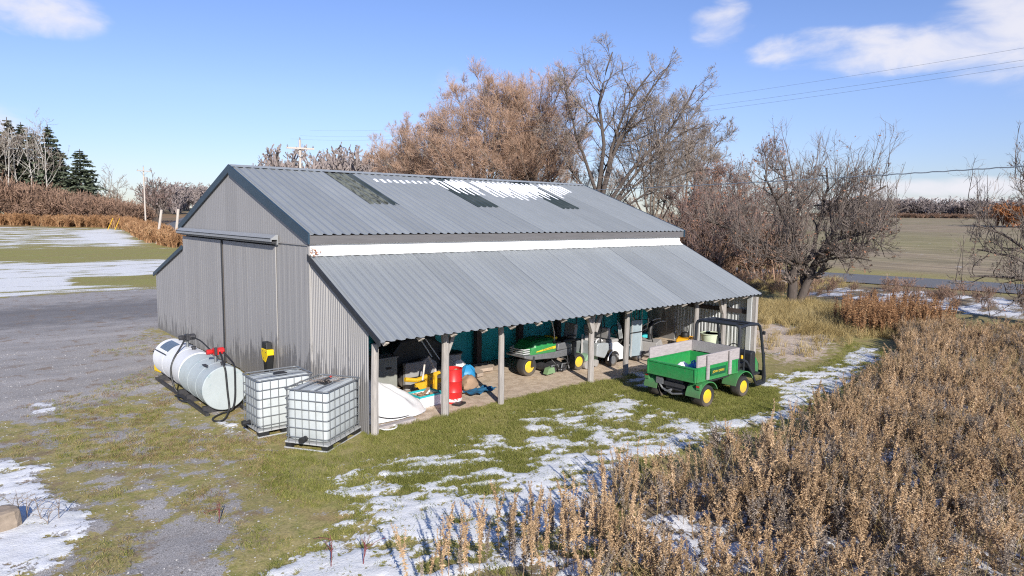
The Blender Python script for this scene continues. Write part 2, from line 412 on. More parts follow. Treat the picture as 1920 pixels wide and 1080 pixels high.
Z = dict(
    snowC=[(-4.6, -4.2), (-3.82, -3.9), (-2.72, -3.46), (-2.01, -2.7), (-2.2, -1.77), (-1.11, -2.07), (0.58, -2.82), (2.33, -3.18), (4.6, -2.4), (6.43, -1.67), (8.73, 0.98), (9.18, -0.23), (10.34, -2.3), (14, -2.6), (19.02, -1.42), (17.98, -3.08), (12.96, -4.2), (7.75, -4.9), (3.43, -4.6), (1.68, -5.2), (0.5, -6.4), (-.5, -7.6), (-3, -7)],
    snowMid=[(3.3, -.4), (5.05, -1.18), (7.25, -.6), (6.6, -3.0), (4.33, -4.01), (2.43, -3.63), (1.7, -2.68), (2.37, -1.59)],
    fringe=[(-0.17, -0.99), (2.6, -1.32), (1.86, -2.81), (0.42, -3.01), (-1.96, -2.23), (-2.17, -1.51)],
    snowBL=[(-6.4, 3.6), (-5.13, 2.11), (-5.2, 0.66), (-4.96, -0.55), (-4.92, -1.14), (-5.28, -1.75), (-5.5, -2.6), (-8.5, -1.5), (-9, 3)],
    utv=[(6.5, -1.2), (6.1, -3.73), (8.29, -4.25), (10.0, -3.2), (9.2, -1.3)],
    lush=[(-0.02, 0.3), (1.72, 0.2), (3.62, 0.4), (6.57, 0.4), (7.7, -0.1), (4.4, -2.27), (1.93, -3.58), (-0.13, -3.72), (-1.05, -2.97), (-0.73, -1.76), (-0.55, -0.87)],
    yell=[(-2.01, 0.29), (-0.18, -0.41), (-1.05, -2.97), (-2.59, -2.47), (-2.63, -0.85)],
    dirt=[(0.1, 0.1), (0.1, 4), (14, 4), (14, .6), (9, .4), (7.83, 0.15), (6.03, 0.35), (3.83, 0.35), (2.11, 0.25)],
    slab=[(21.14, 3.35), (21.05, 1.61), (19.02, -1.1), (15.04, -2.5), (12.82, -2.0), (14.03, -0.4), (14.3, 2.6), (17, 4)],
    weeds=[(-2.6, -5.3), (-.6, -5.65), (0.43, -5.51), (1.86, -4.77), (3.1, -5.2), (5.3, -5.5), (8.2, -5.25), (12.01, -4.6), (15.17, -4.3), (19, -3), (21.5, -1.6), (23.5, -3.2), (24.5, -5.5), (25, -9), (12, -13), (2.87, -12), (-1.33, -8.2)],
    gap=[(0.3, -6.2), (0.71, -5.96), (1.36, -6.4), (1.75, -7.06), (0.9, -7.5), (0.07, -7.3)],
    mixg=[(-8, 6.2), (-5.53, 6.61), (-3.55, 7.43), (-1.52, 9.76), (-1.2, 2.54), (-2.3, -1.9), (-3.0, -3.2), (-3.9, -4.4), (-9, -2)],
    moss=[(-3.06, 5.79), (-2.32, 4.62), (-1.0, 1.01), (-2.3, -1.2), (-3.6, -1.1), (-4.4, 0.14), (-4.2, 2.46), (-3.3, 3.4)],
    bare=[(-4.5, -1.9), (-3.9, -1.4), (-3.6, -2.3), (-4.1, -3.8), (-4.9, -3.0)],
    yard=[(-60, 30.2), (-5.1, 30.6), (3.5, 31.0), (20, 31), (14, 17), (-.2, 16.3), (-.6, 10), (-1.6, 7.0), (-3.3, 6.0), (-5.53, 5.4), (-10, 5), (-60, 0)],
    dark=[(39.05, 13.58), (31.88, 6.5), (29, 3.2), (31.38, 2.7), (31, -2.5), (30, -7), (41.0, -12), (42.5, 4.94)],
    snowL1=[(-40, 62), (-3.9, 59.5), (10.8, 57.7), (16, 56), (14, 31.5), (3.5, 31.2), (-5.1, 30.9), (-40, 30.5)],
    greenL1=[(-40, 80), (-3.0, 79.5), (8.1, 70.5), (17, 68), (17, 57.3), (4.7, 57.0), (-3.9, 58.5), (-40, 62)],
    snowL2=[(-50, 139), (-0.3, 135), (18.0, 117.9), (13.8, 77.0), (13.5, 71.4), (-3.2, 74.7), (-50, 80)],
    snowL2b=[(14.1, 119.0), (18.8, 117.1), (13.9, 80.1), (8.9, 75.4), (8.4, 100.8)],
    greenL2=[(0.4, 39.6), (6.4, 40.2), (5.2, 32.6), (0.2, 33.6)],
)
def streak(x, y):
    u = x*.93-y*.36; v = x*.36+y*.93
    return u*.62, v*1.5
def snow_value(x, y):
    """probability plus noise; above 0.5 is snow (near the barn)"""
    m = lambda k, s: poly_mask(x, y, Z[k], s)
    p = .595*m('snowC', .55)
    q = m('snowMid', .5); p = p*(1-q)+q*.515
    q = m('fringe', .5); p = np.maximum(p, .475*q)
    p = np.maximum(p, .625*m('snowBL', .35))
    q = m('utv', .35); p = p*(1-q)+q*.02
    q = m('weeds', .5); p = np.where(q > 0, p*(1-q)+q*.47, p)
    p = np.maximum(p, .75*m('gap', .4))
    q = m('slab', .6); p = np.where(q > 0, np.maximum(p*(1-q), .30*q), p)
    q = m('dark', 1.5); p = np.maximum(p, .52*q)
    p = np.maximum(p, .56*poly_mask(x, y, [(-2.3, 1.9), (-1.9, 1.7), (-1.75, 2.5), (-2.1, 2.9)], .3)); p = np.maximum(p, .56*poly_mask(x, y, [(-5.2, 5.9), (-4.6, 5.6), (-4.3, 6.6), (-5.0, 7.2)], .4)); p = np.maximum(p, .5*poly_mask(x, y, [(-1.3, -.9), (-.6, -1.1), (-.7, -1.5), (-1.4, -1.3)], .2))
    u, v = streak(x, y)
    n = .50*(fbm(u*2.1, v*2.1, 11, 5, .62)-.5)+.62*(fbm(u*5.5, v*5.5, 31, 4, .66)-.5)
    near = np.clip(1.6-np.hypot(x+6.6, y+11.9)/32, 0, 1)
    out = (x < -.0) & (y > -1.0) & (p < .3)
    return p+n*1.5*near*np.clip(p*3.2, .0, 1), near

# ------------------------------------------------------------------ ground
def axis_pts(lo, hi, d, far, ratio):
    a = list(np.arange(lo, hi+1e-6, d)); s = d; x = hi
    while x < far: s = min(s*ratio, 60); x += s; a.append(x)
    s = d; x = lo; b = []
    while x > -far: s = min(s*ratio, 60); x -= s; b.append(x)
    return np.array(b[::-1]+a)
def make_ground():
    xs = axis_pts(-7.0, 12.0, .075, 1800, 1.06); ys = axis_pts(-7.5, 3.8, .075, 1800, 1.06)
    X, Y = np.meshgrid(xs, ys); nx, ny = len(xs), len(ys)
    sv, near = snow_value(X, Y)
    h = terrain(X, Y)
    dist = np.hypot(X+6.6, Y+11.9)
    bumpy = (fbm(X*1.3, Y*1.3, 5, 4)-.5)*.07*np.clip(1.4-dist/40, 0, 1)
    inside = poly_mask(X, Y, [(0, 0), (14, 0), (14, 16.4), (0, 16.4)], .5)
    sn = np.clip((sv-.44)/.14, 0, 1)*near
    Zz = h+bumpy*(1-inside)+sn*.032*(1-inside)-.035*(1-inside)*0
    m = lambda k, s: poly_mask(X, Y, Z[k], s)
    snow = np.where(near > .05, sv, 0)
    farp = .72*m('snowL1', 1.6); q = m('greenL1', 2.2); farp = farp*(1-q); farp = np.maximum(farp, .50*m('snowL2', 4)); farp = np.maximum(farp, .78*m('snowL2b', 3)); q = m('greenL2', .8); farp = farp*(1-.9*q)
    snow = np.maximum(snow, farp)
    gravel = np.maximum(m('yard', 1.6), np.maximum(.44*m('mixg', 1.0), .95*m('bare', .5))); q = m('moss', .8); gravel = gravel*(1-q)+q*.40
    gravel *= 1-.85*np.maximum(m('yell', .5), m('lush', .6))
    lush = np.maximum(m('lush', .5), np.maximum(m('utv', .5), .75*np.maximum(m('greenL1', 2), m('greenL2', 1)))); lush = np.maximum(lush, .55*m('yell', .5)); lush = np.maximum(lush, .45*m('snowL1', 2)); lush = np.maximum(lush, .35*m('snowL2', 4))
    dirt = np.maximum(m('dirt', .25), .74*m('slab', 1.3))
    litter = np.maximum(m('weeds', .6), .9*m('dark', 1.5))
    field = np.clip((X-54)/6, 0, 1)
    rough = np.clip((dist-132-0*X)/12, 0, 1)*(1-field)
    me = mesh_np('ground', np.stack([X, Y, Zz], -1), [np.stack([np.arange(nx*ny).reshape(ny, nx)[:-1, :-1].ravel(), np.arange(nx*ny).reshape(ny, nx)[:-1, 1:].ravel(),
                 np.arange(nx*ny).reshape(ny, nx)[1:, 1:].ravel(), np.arange(nx*ny).reshape(ny, nx)[1:, :-1].ravel()], -1)], smooth=True)
    for nm, a, b, c, d in (('za', snow, gravel, lush, np.clip(1-near, 0, 1)), ('zb', dirt, litter, field, rough)):
        at = me.attributes.new(nm, 'FLOAT_COLOR', 'POINT'); at.data.foreach_set('color', np.stack([a, b, c, d], -1).astype(np.float32).ravel())
    mm = bpy.data.materials.new('ground'); t = NT(mm)
    A = t.attr('za'); a = t.N.new('ShaderNodeSeparateColor'); t.L.new(A.outputs['Color'], a.inputs[0])
    B = t.attr('zb'); b = t.N.new('ShaderNodeSeparateColor'); t.L.new(B.outputs['Color'], b.inputs[0])
    snow_, grav_, lush_, far_ = a.outputs[0], a.outputs[1], a.outputs[2], A.outputs['Alpha']
    dirt_, lit_, field_, rough_ = b.outputs[0], b.outputs[1], b.outputs[2], B.outputs['Alpha']
    n1 = t.noise(1.1, 6, .6); n2 = t.noise(4.5, 5, .62); n3 = t.noise(26, 4, .65); n4 = t.noise(85, 3, .6)
    # grass floor
    g = t.mix(t.step(n2, .30, .62), (.21, .21, .055), (.35, .29, .125))
    g = t.mix(t.step(n1, .50, .68, 0, .7), g, (.29, .20, .10))
    g = t.mix(t.math('MULTIPLY', lush_, t.step(n2, .72, .40, .35, 1.)), g, (.245, .25, .068))
    g = t.mix(t.step(t.noise(.28, 4, .6, (.35, 1.2, 1)), .42, .62, 0, .55), g, (.27, .225, .10))
    g = t.scale(g, t.math('MULTIPLY_ADD', t.math('SUBTRACT', n3, .5), 1.5, 1.0))
    # gravel: grey stones, dark wheel bands
    gr = t.mix(t.step(n4, .36, .66), (.20, .19, .18), (.50, .475, .455))
    gr = t.mix(t.step(n3, .52, .72, 0, .55), gr, (.16, .145, .13))
    gr = t.mix(t.step(n2, .52, .70, 0, .4), gr, (.31, .255, .205))
    X_, Y_, Z_ = t.xyz(t.pos)
    gr = t.scale(gr, t.math('MULTIPLY_ADD', t.math('SUBTRACT', t.noise(.9, 5, .62, (.16, 1.1, 1)), .5), .9, 1.0))
    band = t.math('ADD', Y_, t.math('MULTIPLY', t.math('SUBTRACT', n1, .5), 7.0))
    band = t.math('MULTIPLY', t.step(band, 17.5, 21.5), t.step(band, 28, 24))
    gr = t.mix(t.math('MULTIPLY', band, .6), gr, (.095, .093, .098))
    nm_ = t.noise(2.3, 8, .68)
    gf = t.math('ADD', grav_, t.math('MULTIPLY', t.math('SUBTRACT', t.math('ADD', t.math('MULTIPLY', n1, .35), t.math('MULTIPLY', nm_, .65)), .5), 2.9))
    gf = t.math('ADD', gf, t.math('MULTIPLY', t.math('SUBTRACT', n3, .5), .5))
    c = t.mix(t.step(gf, .44, .56), g, gr)
    # dead brown patches and small withered tufts standing in the gravel, light grit over the turf
    mixed = t.step(grav_, .05, .40)
    c = t.mix(t.math('MULTIPLY', mixed, t.step(t.noise(1.6, 7, .7), .54, .64, 0, .7)), c, (.215, .155, .105))
    c = t.mix(t.math('MULTIPLY', t.math('MULTIPLY', mixed, t.step(grav_, 1.0, .7, .12, 1)), t.step(t.noise(13, 5, .68), .58, .66, 0, .75)), c, (.12, .095, .065))
    c = t.mix(t.math('MULTIPLY', mixed, t.step(t.noise(34, 4, .7), .60, .68, 0, .65)), c, (.46, .44, .42))
    # litter under the weeds
    li = t.mix(t.step(n3, .35, .65), (.13, .095, .065), (.27, .21, .145))
    c = t.mix(t.math('MULTIPLY', lit_, t.step(n2, .25, .45)), c, li)
    # bare earth
    di = t.mix(t.step(n2, .38, .66), (.60, .49, .38), (.44, .345, .255)); di = t.scale(di, t.math('MULTIPLY_ADD', t.math('SUBTRACT', n3, .5), .8, 1.0))
    df = t.math('ADD', dirt_, t.math('MULTIPLY', t.math('SUBTRACT', n2, .5), 1.5))
    c = t.mix(t.step(df, .48, .60), c, di)
    # stubble field beyond the road, rough brown land far left
    fn = t.noise(.05, 5, .6, (1, .35, 1)); fs = t.noise(1.0, 4, .7, (1.2, .12, 1))
    fc = t.mix(t.step(fn, .40, .62), (.27, .21, .14), (.23, .195, .11)); fc = t.mix(t.step(fs, .52, .66, 0, .75), fc, (.42, .34, .23))
    bandx = t.math('ADD', X_, t.math('MULTIPLY', t.math('SUBTRACT', t.noise(.03, 4, .6), .5), 70.0))
    fc = t.mix(t.math('MULTIPLY', t.math('MULTIPLY', t.step(bandx, 72, 92), t.step(bandx, 150, 115)), .65), fc, (.25, .225, .10))
    fc = t.mix(t.step(t.noise(1.0, 4, .72, (.9, .05, 1)), .50, .62, 0, .6), fc, (.40, .32, .20))
    fc = t.scale(fc, t.math('MULTIPLY_ADD', t.math('SUBTRACT', t.noise(.45, 5, .7, (1.6, .3, 1)), .5), 1.5, 1.0))
    c = t.mix(field_, c, fc)
    c = t.mix(rough_, c, t.mix(t.step(t.noise(.15, 4, .6), .4, .6), (.28, .17, .09), (.20, .15, .08)))
    # snow
    ns = t.noise(.55, 8, .64, (.32, 1.3, 1)); nf = t.noise(18, 5, .65)
    sf = t.math('ADD', snow_, t.math('MULTIPLY', t.math('MULTIPLY', t.math('SUBTRACT', ns, .5), 2.5), far_))
    sf = t.math('ADD', sf, t.math('MULTIPLY', t.math('SUBTRACT', nf, .5), .80))
    sf = t.math('ADD', sf, t.math('MULTIPLY', t.math('SUBTRACT', n4, .5), .16))
    sf = t.step(sf, .475, .545)
    c = t.mix(t.math('MULTIPLY', sf, t.step(t.math('ADD', nf, t.math('MULTIPLY', n4, .5)), .42, .78, .99, .80)), c, (.79, .805, .825))
    t.L.new(c, t.bsdf.inputs['Base Color']); t.bsdf.inputs['Roughness'].default_value = .9; t.bsdf.inputs['Specular IOR Level'].default_value = .2
    nb_ = t.noise(5.5, 3, .5)
    hgt = t.math('ADD', t.math('MULTIPLY', t.math('MULTIPLY', nb_, sf), 1.2), t.math('ADD', t.math('MULTIPLY', n3, .7), t.math('ADD', t.math('MULTIPLY', n4, .35), t.math('MULTIPLY', sf, .5))))
    t.bump(hgt, .4, .035)
    me.materials.append(mm)
    o = link(bpy.data.objects.new('ground', me)); tag(o, 'snow patched yard of gravel, grass and bare earth', None, None, 'structure')
    # small stones lying in the gravel
make_ground()

def strip(name, pts, width, mt, lift, label):
    pts = [np.array(p, float) for p in pts]; P = []
    for a, b in zip(pts[:-1], pts[1:]):
        n = max(2, int(np.linalg.norm(b-a)/3))
        P += [a+(b-a)*i/n for i in range(n)]
    P.append(pts[-1]); P = np.array(P)
    for _ in range(12): P[1:-1] = (P[:-2]+2*P[1:-1]+P[2:])/4
    d = np.gradient(P, axis=0); d /= np.linalg.norm(d, axis=1)[:, None]; nrm = np.stack([-d[:, 1], d[:, 0]], -1)
    W = np.array([-.5, -.25, 0, .25, .5])*width
    V = P[:, None, :]+nrm[:, None, :]*W[None, :, None]
    zz = terrain(V[..., 0], V[..., 1])+lift+.05*(1-(2*W/width)**2)[None, :]
    V = np.concatenate([V, zz[..., None]], -1); n, k = V.shape[:2]; idx = np.arange(n*k).reshape(n, k)
    me = mesh_np(name, V, [np.stack([idx[:-1, :-1].ravel(), idx[:-1, 1:].ravel(), idx[1:, 1:].ravel(), idx[1:, :-1].ravel()], -1)], [mt], True)
    return tag(link(bpy.data.objects.new(name, me)), label, None, None, 'structure')
strip('road', [(66, -160), (52, -40), (48, -2), (46.5, 12), (41, 34), (30, 70), (26.5, 100), (31, 125), (50, 180), (72, 250), (100, 330)], 8.0, MT['asphalt'], .06, 'paved country road curving past behind the shed')

# ------------------------------------------------------------------ the barn
L = 14.0; YR, ZR = 7.69, 5.70; YF, ZE = 2.63, 3.95; YB = 12.75
YT, ZT = 2.71, 3.472; YL, ZL = -0.44, 1.986
YLB, ZLB, ZTB = 16.41, 2.084, 3.27
SL = (ZR-ZE)/(YR-YF)
barn = thing('shed', 'long grey metal clad farm shed with open lean-to along its near side', 'shed')
def part_empty(name, parent):
    o = bpy.data.objects.new(name, None); link(o, parent); o.empty_display_size = .1; return o

RIB = .915/4
def sheet_mesh(name, p0, p1, m, w=.915, lift=0.0, y_is=1):
    """ribbed sheet; p0 (y,z) top, p1 (y,z) bottom, local x 0..w"""
    prof = []
    for k in range(int(round(w/RIB))):
        b = k*RIB
        prof += [(b+.008, .0), (b+.098, .0), (b+.110, .034), (b+.130, .036)]
    prof = [(0, .002)]+prof; prof.append((w, .002))
    d = Vector((0, p1[0]-p0[0], p1[1]-p0[1])).normalized(); n = Vector((1, 0, 0)).cross(d); 
    if n.z < 0: n = -n
    vs = []; fs = []; rows = 5
    for i in range(rows):
        t = i/(rows-1)
        for x, hh in prof: vs.append(Vector((x, p0[0]+(p1[0]-p0[0])*t, p0[1]+(p1[1]-p0[1])*t))+n*(hh+lift))
    k = len(prof)
    for i in range(rows-1):
        for j in range(k-1): fs.append((i*k+j, i*k+j+1, (i+1)*k+j+1, (i+1)*k+j))
    b = MB(); b.add(vs, fs); return b.mesh(name, m)

def make_roofs():
    def roof(name, p0, p1, deckm, lightcut=None):
        # deck under the sheets: one thin slab
        d = Vector((p1[0]-p0[0], p1[1]-p0[1])).normalized(); n = Vector((-d.y, d.x))
        if n.y < 0: n = -n
        q = [(p0[0]-n.x*.012, p0[1]-n.y*.012), (p1[0]-n.x*.012-d.x*.04, p1[1]-n.y*.012-d.y*.04), (p1[0]-n.x*.05-d.x*.04, p1[1]-n.y*.05-d.y*.04), (p0[0]-n.x*.05, p0[1]-n.y*.05)]
        b = MB(); b.prism(q, 'x', .05, L-.05); o = b.build(name, deckm, barn); return o
    r = roof('roof', (YR, ZR), (YF, ZE), MT['timber_dark'])
    me = sheet_mesh('roof_sheet', (YR, ZR), (YF-.02, ZE-.007), MT['roof'])
    half = sheet_mesh('roof_sheet', (YR, ZR), (YF-.02, ZE-.007), MT['roof'], RIB*2)
    lowme = sheet_mesh('roof_sheet', (4.79, ZR-(YR-4.79)*SL), (YF-.02, ZE-.007), MT['roof'])
    sky = sheet_mesh('skylight_panel', (7.5, ZR-(YR-7.5)*SL), (4.72, ZR-(YR-4.72)*SL), MT['skylight'], lift=.008)
    skm = sheet_mesh('skylight_panel', (7.5, ZR-(YR-7.5)*SL), (4.78, ZR-(YR-4.78)*SL), MT['skylight_moss'], RIB*3, lift=.008)
    skd = sheet_mesh('skylight_panel', (7.5, ZR-(YR-7.5)*SL), (4.72, ZR-(YR-4.72)*SL), MT['skylight'], RIB, lift=.008)
    for i in range(16):
        x = i*.915-.06
        dz = random.uniform(-.003, .003)
        if i in (3, 7, 11):
            inst('roof_sheet', lowme, r, (x, 0, dz))
            if i == 3:
                inst('skylight_panel', skm, r, (x, 0, 0)); inst('skylight_panel', skd, r, (x+RIB*3+.002, 0, 0))
            else: inst('skylight_panel', sky, r, (x, 0, 0))
        elif i < 15: inst('roof_sheet', me, r, (x, 0, dz))
        else: inst('roof_sheet', half, r, (x, 0, dz))
    # hidden far slope, one folded sheet row
    rb = roof('roof', (YR, ZR), (YB, ZE), MT['timber_dark'])
    meb = sheet_mesh('roof_sheet', (YR, ZR), (YB, ZE), MT['roof'])
    for i in range(15): inst('roof_sheet', meb, rb, (i*.915-.06, 0, 0))
    inst('roof_sheet', sheet_mesh('roof_sheet', (YR, ZR), (YB, ZE), MT['roof'], RIB*2), rb, (15*.915-.06, 0, 0))
    b = MB(); b.add([(-.07, YR-.16, ZR-.16*SL+.036), (-.07, YR, ZR+.05), (-.07, YR+.16, ZR-.16*SL+.036), (L+.08, YR-.16, ZR-.16*SL+.036), (L+.08, YR, ZR+.05), (L+.08, YR+.16, ZR-.16*SL+.036)], [(0, 1, 4, 3), (1, 2, 5, 4)])
    b.build('ridge_cap', MT['roof'], r)
    # lean-to roof, near side
    lr = roof('lean_to_roof', (YT, ZT), (YL, ZL), MT['timber_dark'])
    lm = sheet_mesh('roof_sheet', (YT+.02, ZT+.009), (YL-.03, ZL-.014), MT['roof'])
    lh = sheet_mesh('roof_sheet', (YT+.02, ZT+.009), (YL-.03, ZL-.014), MT['roof'], RIB*2)
    for i in range(16):
        inst('roof_sheet', lm if i < 15 else lh, lr, (i*.915-.04, 0, random.uniform(-.003, .003)))
    # lean-to roof, far side
    br = roof('lean_to_roof', (YB-.15, ZTB), (YLB, ZLB), MT['timber_dark'])
    bm_ = sheet_mesh('roof_sheet', (YB-.15, ZTB), (YLB, ZLB), MT['roof'])
    for i in range(15): inst('roof_sheet', bm_, br, (i*.915-.04, 0, 0))
    inst('roof_sheet', sheet_mesh('roof_sheet', (YB-.15, ZTB), (YLB, ZLB), MT['roof'], RIB*2), br, (15*.915-.04, 0, 0))
    # rafters of the near lean-to: their pale ends show under the eave
    b = MB(); a = (YT-.02, ZT-.17); e = (YL+.02, ZL-.10)
    d = Vector((e[0]-a[0], e[1]-a[1])).normalized(); nn = Vector((-d.y, d.x)); nn = nn if nn.y > 0 else -nn
    h = .14
    poly = [(a[0], a[1]), (e[0]+.13, e[1]-.03), (e[0]+.02, e[1]+.03), (e[0], e[1]+.046), (a[0]+nn.x*h*.7, a[1]+nn.y*h*.7)]
    b.prism(poly, 'x', -.03, .03); rm = b.mesh('rafter', MT['rafter'])
    x = .16
    while x < L: inst('rafter', rm, lr, (x, 0, 0)); x += .822
    b = MB(); b.bb((.02, YL+.10, ZL-.0), (L-.02, YL+.14, ZL+.015)); b.build('eave_batten', MT['timber_dark'], lr)
    # trims
    for s, (y0, z0, y1, z1) in enumerate(((YR, ZR, YF-.03, ZE-.01), (YR, ZR, YB+.02, ZE-.01))):
        for x0, x1 in ((-.085, -.045), (L+.05, L+.09)):
            b = MB(); hh = .27 if s == 0 else .2
            b.prism([(y0, z0+.045), (y1, z1+.045), (y1, z1+.045-hh*.9), (y0, z0+.045-hh*1.06)], 'x', x0, x1); b.build('rake_board', MT['navy'], r if s == 0 else rb)
    for x0, x1 in ((-.075, -.035), (L+.05, L+.09)):
        b = MB(); b.prism([(YT, ZT+.04), (YL-.03, ZL+.028), (YL-.03, ZL-.085), (YT, ZT-.085)], 'x', x0, x1); b.build('rake_board', MT['black_trim'], lr)
        b = MB(); b.prism([(YB-.2, ZTB+.04), (YLB+.02, ZLB+.03), (YLB+.02, ZLB-.1), (YB-.2, ZTB-.1)], 'x', x0, x1); b.build('rake_board', MT['navy'], br)
    b = MB(); b.bb((-.04, YF+.01, ZE-.205), (L+.04, YF+.04, ZE-.018)); b.build('fascia_board', MT['fascia'], r)
    b = MB(); b.bb((-.04, YF+.045, ZE-.05), (L+.04, YT+.06, ZE-.03)); b.build('soffit', MT['fascia'], r)
    return r, lr
roof_main, roof_lean = make_roofs()

def wall_strip(name, ys, zb, zt, x0, m, parent, pitch=.1, depth=.016, smooth=False, axis='y'):
    """corrugated wall panel in the plane x = x0 facing -X"""
    prof = []; y = ys[0]; k = 0
    while y < ys[1]-1e-6:
        for fr, o in ((0, 0), (.45, 0), (.55, 1), (.9, 1)):
            yy = y+fr*pitch
            if yy < ys[1]: prof.append((yy, o))
        y += pitch
    prof.append((ys[1], 0))
    vs = []; fs = []
    for yy, o in prof:
        for z in (zb, zt(yy) if callable(zt) else zt):
            vs.append((x0-o*depth, yy, z) if axis == 'y' else (yy, x0-o*depth, z))
    for i in range(len(prof)-1): fs.append((2*i, 2*i+1, 2*i+3, 2*i+2))
    b = MB(); b.add(vs, fs); return b.build(name, m, parent)

def make_walls():
    ztop = lambda y: ZR-abs(y-YR)*SL-.07
    zlean = lambda y: ZL+(y-YL)*(ZT-ZL)/(YT-YL)-.07
    zback = lambda y: ZLB+(YLB-y)*(ZTB-ZLB)/(YLB-(YB-.15))-.07
    gw = MB(); gw.bb((.07, 2.75, 0), (.12, 12.45, 3.7)); gable = gw.build('gable_wall', MT['timber_dark'], barn)
    # lean-to end wall: narrow corrugation
    e = [.06, .95, 1.85, 2.70]
    for a, b in zip(e[:-1], e[1:]): wall_strip('siding_panel', (a, b), -.03, zlean, .0, MT['siding'], gable, .085, .012)
    # wall right of the door and the sheets under the track
    for a, b in ((2.70, 3.68), (3.68, 4.68)): wall_strip('siding_panel', (a, b), -.03, 3.72, -.012, MT['siding'], gable, .305, .004)
    wall_strip('siding_panel', (12.42, 12.5), -.03, 3.4, -.012, MT['siding'], gable, .3, .01)
    for a, b in ((12.5, 13.4), (13.4, 14.4), (14.4, 15.4), (15.4, 16.3)): wall_strip('siding_panel', (a, b), -.03, zback, .0, MT['siding'], gable, .228, .004)
    # gable triangle
    a = YF+.06
    while a < YB-.1:
        b = min(a+.915, YB-.05); wall_strip('siding_panel', (a, b), 3.724, lambda y: max(ztop(y), 3.73), -.02, MT['siding'], gable, .152, .002); a = b
    b = MB(); b.bb((-.045, YF+.1, 3.700), (-.018, YB-.1, 3.722)); b.build('flashing', MT['siding'], gable)
    b = MB(); b.bb((-.05, 2.66, 0), (-.014, 2.74, 3.69)); b.build('corner_trim', MT['siding'], gable)
    # corner post with bare wood
    b = MB(); b.tube([(.10, .03, -.05), (.10, .02, 1.0), (.11, -.0, 1.86)], [.085, .08, .075], 8); b.build('corner_post', MT['timber'], gable)
    # sliding doors: boards hung from the track
    for y0, y1, off in ((4.60, 8.46, -.022), (8.53, 12.4, -.040)):
        b = MB(); b.bb((off+.005, y0+.02, .06), (off+.045, y1-.02, 3.60)); d = b.build('sliding_door', MT['timber_dark'], barn)
        y = y0; k = 0
        while y < y1-.05:
            w = min(.39, y1-y); bb = MB(); j = random.uniform(-.002, .002)
            bb.bb((off-.022+j, y+.004, .03+random.uniform(0, .05)), (off+j, y+w-.004, 3.62)); 
            bb.bb((off-.0245+j, y+w*.48, .05), (off-.0225+j, y+w*.52, 3.61))
            bb.build('board', MT['siding'], d); y += w
        if y0 < 8: continue
        bb = MB(); bb.bb((off-.04, y0-.05 if y0 > 8 else y0, .03), (off-.026, y0+.03 if y0 > 8 else y0+.04, 3.62)); bb.build('edge_strip', MT['black_trim'] if y0 > 8 else MT['siding'], d)
    tr = MB(); tr.prism([(-.05, 3.66), (-.05, 3.90), (-.10, 3.90), (-.235, 3.80), (-.235, 3.73), (-.215, 3.73), (-.215, 3.78), (-.07, 3.78), (-.07, 3.66)], 'y', 4.38, 12.5)
    track = tr.build('door_track', MT['track'], barn)
    b = MB(); b.bb((-.20, 4.40, 3.70), (-.10, 12.45, 3.735)); b.build('rail', MT['dark_steel'], track)
    b = MB(); b.bb((-.24, 4.40, 3.795), (-.237, 12.48, 3.815)); b.build('lip', MT['black_trim'], track)
    # far gable, back wall
    fg = MB(); fg.prism([(2.8, 0), (12.5, 0), (12.5, 3.8), (YR, ZR-.1), (2.8, 3.8)], 'x', L-.07, L-.02); farw = fg.build('far_wall', MT['siding'], barn)
    b = MB(); b.prism([(12.5, 0), (16.3, 0), (16.3, ZLB-.08), (12.5, ZTB-.08)], 'x', L-.07, L-.02); b.build('far_wall_panel', MT['siding'], farw)
    b = MB(); b.bb((.05, 16.25, 0), (L-.05, 16.3, ZLB-.06)); b.build('rear_wall', MT['siding'], barn)
    # lean-to far end: bare galvanised sheets, seen from inside
    fe = MB(); fe.bb((L-.05, -.1, 1.28), (L-.012, 2.78, 1.42)); end = fe.build('girt', MT['timber_dark'], farw)
    ys = [-.28, .6, 1.5, 2.4, 4.0]
    for a, b in zip(ys[:-1], ys[1:]): wall_strip('sheet_panel', (a, b), -.02, lambda y: min(zlean(y), 3.4)-.05, L+.03, MT['galv'], farw, .12, .02)
    # boards between the two roofs
    x = 0.0
    uw = MB(); uw.bb((.03, YT+.055, ZT-.05), (L-.03, YT+.095, ZE-.055)); upper = uw.build('upper_wall', MT['timber_dark'], barn)
    while x < L-.05:
        w = min(1.83, L-.03-x); b = MB(); b.bb((x+.002, YT+.03, ZT+.05), (x+w-.002, YT+.052, ZE-.06)); b.build('white_board', MT['white_wall'], upper); x += w
    b = MB(); b.prism([(YT+.03, ZT+.12), (YT+.03, ZT+.05), (YT-.085, ZT-.005), (YT-.09, ZT+.003), (YT+.0, ZT+.075)], 'x', .0, L); b.build('flashing', MT['white_wall'], upper)
    b = MB()
    n = 90
    for i in range(n):
        x0 = .05+i*(L-.1)/n; w = (L-.1)/n; d1 = .05+.05*random.random()
        b.add([(x0, YT+.02, ZT+.10), (x0+w, YT+.02, ZT+.10), (x0+w, YT-d1, ZT+.035-d1*.47), (x0, YT-d1, ZT+.035-d1*.47)], [(0, 1, 2, 3)])
    # teal inner wall at the back of the lean-to
    iw = MB(); iw.bb((.1, 4.06, 0), (L-.05, 4.1, 3.4)); inner = iw.build('inner_wall', MT['timber_dark'], barn)
    x = .12
    while x < L-.1:
        w = min(1.21, L-.06-x); b = MB(); b.bb((x+.003, 4.03, .02), (x+w-.003, 4.056, 2.9)); 
        for k in range(3): b.bb((x+.1+k*.4, 4.024, .02), (x+.13+k*.4, 4.029, 2.9))
        b.build('teal_panel', MT['teal'], inner); x += w
